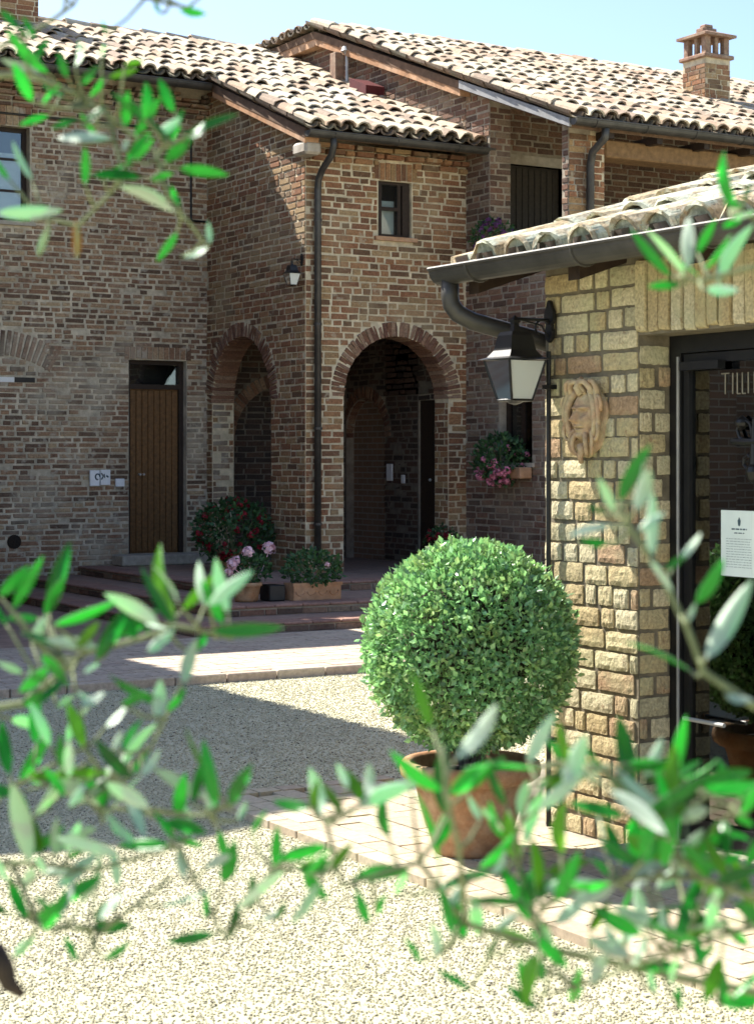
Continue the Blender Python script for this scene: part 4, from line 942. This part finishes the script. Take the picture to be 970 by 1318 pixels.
# printed notice
nt_ = MB().box(fx + .024, fx + .0275, -12.905, -12.69, 1.187, 1.457).build('notice', 'paper'); top(nt_, 'pale printed paper notice taped inside the shop door glass', 'notice')
m = MB(); px_ = fx + .0236
m.prism([(px_, -12.80 + u, 1.41 + v) for u, v in ((0, .02), (.009, .006), (.007, -.012), (0, -.018), (-.007, -.012), (-.009, .006))], (-.0006, 0, 0))
def lines(m, yc, w, z, h):
    x = -w
    while x < w:
        l = R.uniform(.008, .022); l = min(l, w - x)
        if l > .004: m.box(px_ - .0006, px_, yc - x - l, yc - x, z, z + h)
        x += l + .005
lines(m, -12.80, .045, 1.378, .006); lines(m, -12.80, .03, 1.363, .004)
for k in range(12): lines(m, -12.797, .075, 1.34 - k * .0105, .0016)
m.build('print', 'ink', nt_)

# plaques on the farmhouse and in the porch
pq = MB(); pq.bbox(-1.605, -1.475, 2.555, 2.58, 1.33, 1.525, .006); pq.bbox(-1.465, -1.335, 2.555, 2.58, 1.34, 1.53, .006); pq = pq.build('ceramic_plaque', 'enamel'); top(pq, 'white ceramic plaque with dark blue marks beside the plank door', 'plaque')
m = MB(); ring = [(-1.505 + .03 * math.cos(a), 2.553, 1.445 + .035 * math.sin(a)) for a in [i * .7 for i in range(8)]]
m.tube(ring, .009, 5); m.tube([(-1.455, 2.553, 1.49), (-1.43, 2.553, 1.45), (-1.455, 2.553, 1.41)], .010, 5); m.tube([(-1.42, 2.553, 1.48), (-1.41, 2.553, 1.43)], .008, 5); m.tube([(-1.39, 2.553, 1.46), (-1.365, 2.553, 1.44)], .010, 5)
m.build('painted_mark', 'ink', pq)
top(boxo('bell_plate', 'enamel', None, -1.265, -1.145, 2.56, 2.585, 1.32, 1.42, bev=.006), 'small white bell plate next to the ceramic plaque', 'bell plate')
a_ = top(boxo('ceramic_plaque', 'enamel', None, 2.19, 2.212, 1.68, 1.82, 1.38, 1.60, bev=.006), 'grey ceramic plaque deep inside the front porch arch', 'plaque')
a_ = top(boxo('bell_plate', 'enamel', None, 2.19, 2.212, 1.38, 1.46, 1.35, 1.46, bev=.006), 'small plate deep inside the front porch arch', 'bell plate')

# ================================================================= POT AND BALL
pc_ = Vector((-5.86, -12.10, .03)); rr = random.Random(77)
pot = MB(); prof = [(.001, 0), (.155, 0), (.165, .02), (.19, .10), (.2, .115), (.203, .125), (.225, .20), (.243, .27), (.252, .285), (.252, .30), (.29, .31), (.312, .325), (.318, .35), (.312, .375), (.30, .385), (.275, .385), (.262, .37), (.25, .32)]
prof = [(r * .93, z) for r, z in prof]; pot.lathe(prof, pc_, 56); pot = top(pot.build('terracotta_pot', 'pot_clay', None, True), 'large ribbed terracotta pot on the brick apron', 'pot')
so = MB(); so.lathe([(.001, .335), (.1, .34), (.2, .33), (.236, .325)], pc_, 32); so.build('soil', 'soil', pot)
# saddle of foliage
bc = Vector((-5.86, -12.10, .885)); br = .405
def leafball(name, c, r, n, size, mat, seed, parent, squash=1.0, inner=.72, lobes=14, rough=.05, up=.3):
    rs = np.random.RandomState(seed)
    d = rs.normal(size=(n, 3)); d /= np.linalg.norm(d, axis=1)[:, None]
    ld = rs.normal(size=(lobes * 6, 3)); ld /= np.linalg.norm(ld, axis=1)[:, None]
    bump = np.max(d @ ld.T, axis=1); bump = (bump - .85) / .15
    depth = rs.beta(4.5, 1.1, n); rad_ = r * (inner + (1 - inner) * depth) * (1 + rough * np.clip(bump, -1, 1)) * (1 + rs.normal(0, .03, n))
    p = d * rad_[:, None]; p[:, 2] *= squash; p += np.array(c)
    a = d * .55 + rs.normal(0, .75, (n, 3)) + np.array([0, 0, up]); a /= np.linalg.norm(a, axis=1)[:, None]      # leaf direction
    q = np.cross(a, rs.normal(size=(n, 3)) + d * .3); q /= np.linalg.norm(q, axis=1)[:, None]
    nr = np.cross(a, q); L = size * rs.uniform(.65, 1.3, n)[:, None]; w_ = L * .3
    v = np.stack([p, p + a * L * .45 + q * w_ + nr * L * .06, p + a * L, p + a * L * .45 - q * w_ + nr * L * .06], 1).reshape(-1, 3)
    k = np.arange(n)[:, None] * 4; f = np.concatenate([k + [0, 1, 2], k + [0, 2, 3]], 0)
    return link(name, mesh_from(name, v.tolist(), f.tolist(), mat), parent)
bush = thing('boxwood_ball', 'clipped round boxwood ball growing in the terracotta pot', 'shrub', (bc.x, bc.y, .36))
leafball('foliage', bc, br, 23000, .031, 'box_leaf', 5, bush, .99, rough=.08)
m = MB(); 
for k in range(9):
    a = k * .7; m.tube([(bc.x + .03 * math.cos(a), bc.y + .03 * math.sin(a), .34), (bc.x + .05 * math.cos(a + .4), bc.y + .05 * math.sin(a + .4), .48), (bc.x + .2 * math.cos(a + .5), bc.y + .2 * math.sin(a + .5), .75), (bc.x + .3 * math.cos(a + .6), bc.y + .3 * math.sin(a + .6), .95)], [.014, .012, .008, .004], 6)
m.build('stem', 'stem_wood', bush)
m = MB(); m.lathe([(.001, -.26), (.15, -.22), (.24, -.1), (.27, .05), (.22, .2), (.1, .28), (.001, .3)], bc, 18); m.build('dark_core', 'soil', bush)  # hidden dark core added to block light through the foliage

# ================================================================= FLOWERS
def blossom(c, r, seed, mat, n=26):
    rs = random.Random(seed); m = MB()
    for _ in range(n):
        d = Vector((rs.gauss(0, 1), rs.gauss(0, 1), rs.gauss(.4, 1))).normalized(); p = Vector(c) + d * r * rs.uniform(.6, 1); t = d.orthogonal().normalized(); t.rotate(Matrix.Rotation(rs.uniform(0, 6.28), 3, d)); b = d.cross(t); s = r * .42
        m.add([p - t * s, p + b * s + d * s * .3, p + t * s, p - b * s + d * s * .3], [(0, 1, 2, 3)])
    return m, mat
def flower_plant(name, label, c, r, nleaf, nflow, mat, seed, squash=.8, fr=.035, spread=1.0, lsize=.05, group=None, loose=0.0, front=True, trail=0.0):
    t = thing(name, label, 'flowers', (c[0], c[1], c[2] - r * squash), group)
    leafball('foliage', c, r, nleaf, lsize, 'ger_leaf', seed, t, squash, inner=.35, rough=.15)
    rs = random.Random(seed); m = MB()
    for k in range(10):
        a = rs.uniform(0, 6.28); m.tube([(c[0], c[1], c[2] - r * squash * .95), (c[0] + r * .3 * math.cos(a), c[1] + r * .3 * math.sin(a), c[2] - r * .2), (c[0] + r * .6 * math.cos(a), c[1] + r * .6 * math.sin(a), c[2] + r * squash * .5)], [.008, .006, .003], 5)
    m.build('stem', 'twig', t)
    for k in range(nflow):
        d = Vector((rs.gauss(-.3, .8), rs.gauss(-.5, .8), rs.gauss(.25 - trail, .75))).normalized()
        p = Vector(c) + Vector((d.x * r * spread, d.y * r * spread, d.z * r * squash * spread)) * rs.uniform(.92, 1.12 + loose)
        bm, mt = blossom(p, fr * rs.uniform(.7, 1.2), seed * 100 + k, mat); bm.build('blossom', mt, t)
    return t
flower_plant('geranium', 'dark red geraniums massed before the side arch', (-.50, .85, .80), .42, 1500, 46, 'petal_red', 101, .85, .04, lsize=.07)
po = MB().lathe([(.001, 0), (.15, 0), (.17, .05), (.2, .2), (.22, .21), (.22, .25), (.19, .25), (.17, .2), (.001, .2)], (-.50, .85, .35), 24).build('flower_pot', 'pot_clay', None, True); top(po, 'round clay pot under the dark red geraniums', 'pot')
flower_plant('geranium', 'pale pink geranium in the clay tub on the steps', (-1.80, -2.18, .56), .17, 420, 0, 'petal_pale', 103, .75, .05, lsize=.06)
gp = [o for o in bpy.data.objects if o.name.startswith('geranium') and o.get('label', '').startswith('pale pink')][0]
for k, (x, y, z, r) in enumerate(((-2.06, -2.25, .62, .06), (-1.99, -2.2, .66, .045), (-1.86, -2.2, .735, .06), (-1.58, -2.12, .765, .068), (-2.08, -2.22, .55, .045))):
    bm, mt = blossom((x, y, z), r, 900 + k, 'petal_pale', 34); bm.tube([(x, y, z - .02), (-1.8 + (x + 1.8) * .4, -2.18, .5)], .005, 5); bm.build('blossom', mt, gp)
tb = MB(); tb.lathe([(.001, 0), (.11, 0), (.12, .03), (.145, .15), (.16, .155), (.16, .19), (.135, .19), (.12, .15), (.001, .15)], (-1.88, -2.2, .25), 22); top(tb.build('flower_pot', 'pot_clay', None, True), 'clay tub with pale pink geraniums on the step', 'pot')
top(boxo('planter_box', 'iron', None, -1.70, -1.52, -2.36, -2.14, .251, .41, bev=.01), 'small black planter between the clay tub and trough', 'planter')
tr_ = MB(); x0, x1, y0_, y1_ = -1.46, -.92, -2.42, -2.2
tr_.box(x0, x1, y0_, y0_ + .02, .251, .42); tr_.box(x0, x1, y1_ - .02, y1_, .251, .42); tr_.box(x0, x0 + .02, y0_ + .02, y1_ - .02, .251, .42); tr_.box(x1 - .02, x1, y0_ + .02, y1_ - .02, .251, .42); tr_.box(x0 - .012, x1 + .012, y0_ - .012, y0_ + .008, .395, .425); tr_.box(x0 + .02, x1 - .02, y0_ + .02, y1_ - .02, .26, .39)
tr_ = top(tr_.build('clay_trough', 'terracotta', None), 'long terracotta trough with swags standing on the step', 'planter')
for k in range(4):
    cx_ = x0 + .08 + k * .127; MB().tube([(cx_ + .05 * math.cos(a), y0_ - .002, .34 + .04 * math.sin(a)) for a in [math.pi + i * .4 for i in range(9)]], .009, 5).build('swag', 'terracotta', tr_)
flower_plant('geranium', 'green geranium with one white bloom in the trough', (-1.18, -2.3, .56), .27, 700, 2, 'petal_pale', 105, .6, .035, lsize=.06)
# window box and its flowers
wb = MB(); wb.bbox(2.02, 2.19, -1.40, -.66, 1.44, 1.57, .01); top(wb.build('window_box', 'terracotta', None), 'terracotta window box fixed under the loggia house window', 'planter')
flower_plant('geranium', 'pink trailing geraniums spilling from the window box', (2.02, -1.0, 1.66), .29, 1100, 34, 'petal_pink', 107, .9, .045, lsize=.06, trail=.9)
flower_plant('geranium', 'small red geranium inside the front porch arch', (1.72, -.22, .68), .2, 300, 14, 'petal_red', 109, .8, .035)
top(MB().lathe([(.001, 0), (.1, 0), (.14, .2), (.15, .2), (.15, .23), (.001, .22)], (1.72, -.22, .352), 18).build('flower_pot', 'pot_clay', None, True), 'clay pot in the front porch arch', 'pot')
flower_plant('bougainvillea', 'dusky purple flowering plant on the loggia ledge', (2.2, -.62, 4.28), .26, 500, 26, 'petal_purple', 111, .75, .035)
# ================================================================= OLIVE TREES (near, out of focus)
def olive_leaf_mesh(name, topm, underm, bend, curl, wide):
    n = 9; vs_ = []; fs_ = []; mi = []
    for side in (0, 1):
        for i in range(n):
            t = i / (n - 1); w_ = wide * (math.sin(math.pi * min(1, t ** .85)) ** .75) * .5 + .004
            z = bend * math.sin(math.pi * t) ; zz = z - side * .006
            for k, u in enumerate((-1, 0, 1)): vs_.append((t, u * w_, zz + (abs(u) * w_ * curl)))
    o = 3 * n
    for i in range(n - 1):
        for k in (0, 1):
            a = i * 3 + k; fs_.append((a, a + 3, a + 4, a + 1)); mi.append(0); fs_.append((o + a, o + a + 1, o + a + 4, o + a + 3)); mi.append(1)
    for i in range(n - 1):
        for k in (0, 2):
            a = i * 3 + k; fs_.append((a, o + a, o + a + 3, a + 3)); mi.append(1)
    return mesh_from(name, vs_, fs_, None, True, [topm, underm], mi)
LEAF = {}
for key, (a, b) in {'g': ('olive_top', 'olive_under'), 'y': ('olive_young', 'olive_under'), 'o': ('olive_dry', 'olive_dry')}.items():
    LEAF[key] = [olive_leaf_mesh('leaf', a, b, bd, cu, wd) for bd, cu, wd in ((.05, .35, .21), (-.07, .25, .19), (.1, .4, .23), (.02, .3, .17))]
# leaves measured against the photograph: (zoom origin x, y, scale), then (base x, y, tip x, y, kind)
SETS = {
 'low_left': ((0, 660, .4124), [(545,350,440,170,'g'),(550,340,500,95,'y'),(640,290,620,150,'p'),(650,290,790,180,'p'),(150,310,220,90,'g'),(140,320,200,200,'g'),(40,300,135,135,'g'),(0,260,90,165,'g'),(170,350,365,275,'g'),(300,460,395,300,'g'),
   (100,410,145,320,'p'),(70,500,-10,465,'p'),(100,570,95,475,'p'),(130,440,215,545,'g'),(660,370,885,358,'g'),(600,440,650,375,'g'),(460,435,545,365,'p'),(490,650,500,520,'p'),(520,620,580,545,'g'),(30,820,5,650,'g'),(60,835,160,680,'g'),(200,800,190,690,'g'),
   (215,825,215,710,'p'),(205,885,135,795,'g'),(215,920,268,845,'p'),(410,830,295,705,'g'),(415,820,472,730,'g'),(440,820,497,740,'p'),(320,920,332,825,'g'),(330,940,280,860,'p'),(320,970,440,820,'p'),(600,910,652,745,'g'),(655,940,662,770,'p'),(715,915,788,785,'g'),
   (90,965,70,880,'g'),(250,600,330,560,'p'),(330,670,400,600,'p'),(240,560,300,600,'p'),(180,610,240,570,'p'),(260,500,310,470,'p'),(120,330,20,330,'g'),(150,480,60,560,'g'),(200,520,120,590,'g'),(430,400,380,310,'g'),(470,380,430,300,'g'),(70,600,170,560,'g'),(380,600,460,560,'g'),(350,740,380,680,'p'),(20,350,-30,280,'g'),(240,420,310,340,'y'),(740,960,770,900,'p')]),
 'low_left_b': ((0, 920, .4124), [(95,460,38,215,'p'),(130,440,92,310,'y'),(180,440,178,320,'p'),(210,430,250,335,'p'),(205,450,290,400,'g'),(85,640,25,505,'g'),(130,670,218,565,'g'),(100,650,180,580,'g'),(540,390,478,305,'g'),(545,380,635,412,'g'),(575,515,558,400,'p'),(300,650,330,580,'g'),
   (325,765,405,708,'g'),(240,770,200,690,'g'),(640,635,645,555,'g'),(708,705,742,575,'g'),(788,605,785,495,'g'),(860,640,892,580,'g'),(862,490,866,345,'g'),(785,372,832,298,'g'),(20,520,-20,440,'p'),(40,760,110,690,'p'),(250,600,330,520,'p'),(640,480,720,440,'p'),(600,330,560,270,'p'),(150,500,110,440,'p'),(310,640,380,560,'p'),(820,640,890,610,'p'),(920,470,985,440,'y')]),
 'low_mid': ((330, 920, .4124), [(200,315,165,165,'p'),(190,320,195,200,'y'),(268,310,205,215,'y'),(335,275,275,170,'y'),(345,260,350,150,'p'),(285,230,250,150,'p'),(412,385,398,245,'g'),(300,515,480,490,'g'),(350,655,310,545,'g'),(375,625,405,560,'g'),(570,460,495,240,'G'),(585,310,590,90,'G'),(600,250,745,145,'g'),(600,310,560,420,'G'),
   (735,500,775,420,'p'),(820,320,845,205,'p'),(850,150,925,5,'p'),(612,690,570,535,'g'),(648,705,620,560,'g'),(515,775,460,695,'g'),(665,858,560,798,'g'),(842,880,852,755,'g'),(890,835,892,760,'g'),(880,920,780,845,'g'),(690,690,680,560,'p'),(720,760,760,690,'g'),(160,500,235,420,'g'),(240,480,300,400,'y'),(480,230,470,150,'p'),(700,330,660,250,'p'),(740,330,700,290,'p'),(430,560,470,480,'p'),(600,600,660,520,'p'),(560,760,545,650,'p')]),
 'low_right': ((600, 900, .3814), [(205,210,300,45,'p'),(330,290,405,120,'p'),(560,300,512,55,'G'),(600,265,662,130,'p'),(700,265,742,55,'g'),(640,275,590,225,'p'),(740,270,850,200,'G'),(960,340,850,205,'G'),(265,640,445,620,'p'),(215,710,240,555,'g'),(180,660,178,565,'g'),(415,785,485,680,'y'),(355,1030,385,905,'g'),(600,775,570,625,'p'),(675,805,655,690,'p'),
   (520,535,470,410,'g'),(580,540,560,400,'G'),(830,810,760,660,'G'),(880,650,965,620,'g'),(560,640,640,560,'p'),(700,560,800,440,'p'),(640,640,740,560,'p'),(870,460,960,480,'g'),(860,560,940,520,'g'),(720,640,680,560,'g'),(300,760,420,660,'p'),(280,860,250,740,'p'),(200,990,180,870,'g'),(520,860,460,760,'p'),(950,830,870,760,'g'),(610,760,700,700,'g'),(520,720,560,640,'g'),(100,780,180,720,'p'),(800,900,770,800,'g'),(900,380,970,430,'g'),(740,420,700,340,'g'),(820,600,760,520,'g'),(560,380,640,330,'p'),(440,300,400,240,'p'),(420,960,470,860,'p'),(640,1000,620,880,'p'),(860,1040,870,920,'g'),(720,1050,720,960,'g'),(690,330,760,250,'g'),(930,560,860,640,'p'),(660,460,720,380,'g'),(760,760,700,690,'g'),(850,690,900,600,'g'),(480,600,420,540,'g'),(800,330,880,260,'g'),(560,900,610,800,'p'),(760,900,840,830,'g')]),
 'tall': ((620, 560, .3608), [(490,235,602,35,'G'),(540,225,578,90,'p'),(460,322,305,362,'p'),(445,390,345,378,'g'),(560,342,652,275,'p'),(470,275,415,150,'p'),(650,482,730,425,'g'),(690,460,782,348,'p'),(745,842,510,738,'g'),(738,665,762,600,'p'),(762,602,862,440,'g'),(800,800,965,515,'p'),(870,930,970,945,'p'),(440,280,370,250,'g'),(600,450,680,560,'p')]),
 'top_right': ((780, 200, .1959), [(520,790,265,485,'p'),(535,745,545,395,'p'),(640,755,820,515,'g'),(725,835,965,450,'p'),(655,880,875,882,'p'),(490,845,270,862,'g'),(620,800,400,670,'g'),(850,360,770,-30,'g'),(900,330,760,310,'g'),(830,420,980,370,'p'),(600,640,720,420,'g'),(900,300,960,180,'g'),(880,420,760,470,'g')]),
 'top_left': ((0, 0, .4124), [(100,315,40,195,'g'),(90,120,10,40,'g'),(235,205,245,125,'w'),(318,175,328,135,'p'),(390,395,400,280,'g'),(452,372,455,255,'g'),(250,265,310,205,'g'),(515,505,610,400,'g'),(590,415,745,355,'g'),(490,420,565,365,'p'),(440,552,280,548,'g'),(265,575,265,455,'g'),(180,430,345,430,'p'),(-10,665,195,655,'w'),(120,800,155,700,'p'),
   (240,805,236,685,'o'),(565,800,650,770,'p'),(655,760,650,690,'p'),(560,642,530,575,'g'),(30,560,-10,500,'g'),(330,105,318,65,'g'),(590,45,600,5,'g'),(640,42,560,30,'g'),(500,40,480,0,'g'),(60,90,0,30,'g'),(110,120,70,50,'g'),(150,360,60,390,'g'),(240,370,160,400,'g'),(330,330,250,400,'g'),(200,300,130,260,'g'),(340,240,430,215,'y'),(390,200,450,190,'y'),(420,500,480,430,'g'),(520,440,480,380,'g'),(380,470,400,430,'p'),(320,560,420,510,'g'),(100,560,40,440,'p'),(130,330,190,260,'g'),(210,240,180,160,'g'),(110,190,150,120,'g'),(70,160,40,100,'g'),(280,300,320,240,'d'),(300,420,250,350,'d'),(590,430,640,380,'p'),(470,560,540,540,'g')]),
}
STEMS = {
 'low_left': [[(-330,980,1.78),(-120,930,1.76),(30,905,1.74),(110,840,1.72),(180,822,1.7),(228,805,1.68),(300,822,1.67)],[(-120,930,1.76),(0,1020,1.74),(40,1000,1.73),(110,960,1.7),(140,1010,1.68),(195,960,1.66),(235,880,1.65)],[(40,1000,1.73),(130,1040,1.7),(260,1050,1.66),(300,1035,1.65)]],
 'low_left_b': [[(-330,980,1.78),(-150,1130,1.74),(15,1110,1.7),(50,1190,1.68),(130,1200,1.66),(220,1130,1.65)],[(15,1110,1.7),(120,1120,1.66),(230,1090,1.65),(290,1210,1.64),(350,1120,1.63),(400,1090,1.62)]],
 'low_mid': [[(1300,1240,1.6),(1040,1290,1.62),(880,1260,1.63),(700,1220,1.62),(600,1190,1.6),(540,1110,1.58),(440,1140,1.57),(420,1060,1.58),(400,1035,1.6)],[(600,1190,1.6),(590,1090,1.52),(575,1030,1.45),(570,960,1.45)],[(700,1220,1.62),(660,1090,1.56),(690,1000,1.56)]],
 'low_right': [[(1300,1240,1.6),(1040,1180,1.5),(900,1130,1.5),(850,1080,1.49),(810,1030,1.48),(780,990,1.48),(720,980,1.5)],[(900,1130,1.5),(820,1130,1.5),(720,1150,1.52),(690,1180,1.53)],[(1040,1180,1.5),(940,1200,1.55),(860,1230,1.56),(740,1270,1.58)],[(850,1080,1.49),(890,1010,1.48),(960,1050,1.47)]],
 'tall': [[(1300,1100,1.6),(1060,960,1.52),(965,905,1.5),(905,865,1.5),(885,810,1.5),(840,720,1.5),(810,680,1.5),(797,645,1.5)]],
 'top_right': [[(1300,420,1.75),(1060,330,1.72),(960,275,1.7),(940,270,1.7)],[(1060,330,1.72),(960,345,1.7),(900,362,1.7),(875,355,1.7)]],
 'top_left': [[(-330,220,1.95),(-80,100,1.92),(40,95,1.9),(95,120,1.9),(140,150,1.88),(200,195,1.86),(250,170,1.85)],[(-80,100,1.92),(60,30,1.92),(95,5,1.93),(110,-30,1.93)],[(140,150,1.88),(160,230,1.88),(100,290,1.87),(60,280,1.86)],[(200,195,1.86),(215,250,1.86),(262,310,1.87)],[(110,-30,1.93),(200,0,1.9),(245,10,1.9)]],
}
EXTRA = {'low_left': (44, 'gggpppy'), 'low_left_b': (24, 'ggppp'), 'low_mid': (26, 'ggypg'), 'low_right': (78, 'ggppgy'), 'tall': (2, 'gp'), 'top_right': (4, 'gp'), 'top_left': (20, 'ggggp')}
def nearest(segs, p):
    best = None
    for path in segs:
        for a, b in zip(path[:-1], path[1:]):
            ab = b - a; t = max(0, min(1, (p - a).dot(ab) / ab.length_squared)); q = a + ab * t; d = (q - p).length
            if best is None or d < best[0]: best = (d, q)
    return best
def olive_tree(label, camx, camd, sets, limbs, seed):
    rr = random.Random(seed); base = CAM + FW * camd + RT * camx; base.z = 0
    T = thing('olive_tree', label, 'tree', base, 'young olive trees before the courtyard')
    def up(dx, dd, z): q = base + RT * dx + FW * dd; q.z = z; return q
    tr = [up(0, 0, -.05), up(.02, .01, .25), up(-.03, .02, .6), up(.03, -.02, .95), up(0, .02, 1.3), up(.04, .03, 1.7), up(0, 0, 2.1), up(-.05, .05, 2.5)]
    MB().tube(tr, [.075, .06, .055, .05, .045, .036, .026, .012], 12).build('trunk', 'stem_wood', T, True)
    for sname in sets:
        (ox, oy, sc), lv = SETS[sname]; m = MB(); paths = []
        for si, st_ in enumerate(STEMS[sname]):
            pts = [pix(*q) for q in st_]
            if si == 0:
                z = limbs[sname]; root = min(tr, key=lambda q: abs(q.z - z)); pts = [root, root.lerp(pts[0], .5) + Vector((0, 0, .05))] + pts
            paths.append(pts[2:] if si == 0 else pts)
            n = len(pts); r0 = .0065 if si == 0 else .0028
            m.tube(pts, [r0 + (.0018 - r0) * min(1, (i / (n - 1)) ** .6) for i in range(n)], 7)
        if sname == 'low_left_b':
            q0 = min(tr, key=lambda q: abs(q.z - .6)); MB().tube([q0, q0.lerp(pix(-60, 1215, 1.9), .6), pix(-60, 1215, 1.9), pix(-4, 1232, 1.9), pix(6, 1250, 1.9), pix(12, 1268, 1.9), pix(30, 1282, 1.9)], [.022, .02, .018, .015, .011, .009, .004], 8).build('limb', 'dark_wood', T, True)
        leaves = []
        for (bx, by, tx, ty, kd) in lv:
            x0, y0, x1, y1 = ox + bx * sc, oy + by * sc, ox + tx * sc, oy + ty * sc
            d0 = nearest(paths, pix(x0, y0, 1.65)); d = (d0[1] - CAM).dot(FW) + rr.uniform(-.06, .06)
            p = pix(x0, y0, d); sl_ = math.hypot(x1 - x0, y1 - y0) / FPX * d
            tilt = rr.uniform(-.45, .45) * sl_
            q = pix(x1, y1, d + tilt); leaves.append((p, q, kd))
            c = nearest(paths, p)
            if .004 < c[0] < .2: m.tube([c[1], c[1].lerp(p, .5) + Vector((0, 0, -.004)), p], [.0022, .0016, .0012], 5)
        for _ in range(EXTRA[sname][0]):
            path = paths[rr.randrange(len(paths))]; i = rr.randrange(len(path) - 1); a = path[i].lerp(path[i + 1], rr.random())
            x, y, d = proj(a)
            if not (-80 < x < 1050 and -60 < y < 1370): continue
            ang = rr.uniform(0, 6.283); ll = rr.uniform(.036, .062)
            dv = RT * math.cos(ang) + Vector((0, 0, 1)) * (math.sin(ang) * .8 + .45) + FW * rr.uniform(-.5, .5); dv.normalize()
            p = a + dv * rr.uniform(.002, .035) + FW * rr.uniform(-.05, .05)
            leaves.append((p, p + dv * ll, rr.choice(EXTRA[sname][1])))
            m.tube([a, p], [.0018, .0012], 5)
        br = m.build('branch', 'twig', T, True)
        for (p, q, kd) in leaves:
            ax = q - p; L = ax.length; ax.normalize(); view = (CAM - p).normalized()
            s = view.cross(ax).normalized(); n = ax.cross(s)          # n faces the viewer
            roll = rr.gauss(0, .55)
            if kd in 'pw': n = -n; s = -s
            B = Matrix((ax, s, n)).transposed().to_4x4() @ Matrix.Rotation(roll, 4, 'X')
            wd = 1.35 if kd == 'G' else 1.12 if kd in 'w' else 1.0
            fat = max(1.0, min(1.4, .062 / L)) * wd
            me = LEAF['y' if kd == 'y' else 'o' if kd == 'o' else 'g'][rr.randrange(4)]
            link('leaf', me, br, Matrix.Translation(p) @ B @ Matrix.Diagonal((L, L * fat, L, 1)))
olive_tree('young olive tree with drooping sprays facing the farmhouse facade', -.95, 1.95, ['low_left', 'low_left_b', 'top_left'], {'low_left': 1.25, 'low_left_b': .95, 'top_left': 2.1}, 5)
olive_tree('young olive tree with sprays crossing the shop door and pot', .95, 1.6, ['low_mid', 'low_right', 'tall', 'top_right'], {'low_mid': .95, 'low_right': 1.3, 'tall': 1.3, 'top_right': 1.7}, 6)
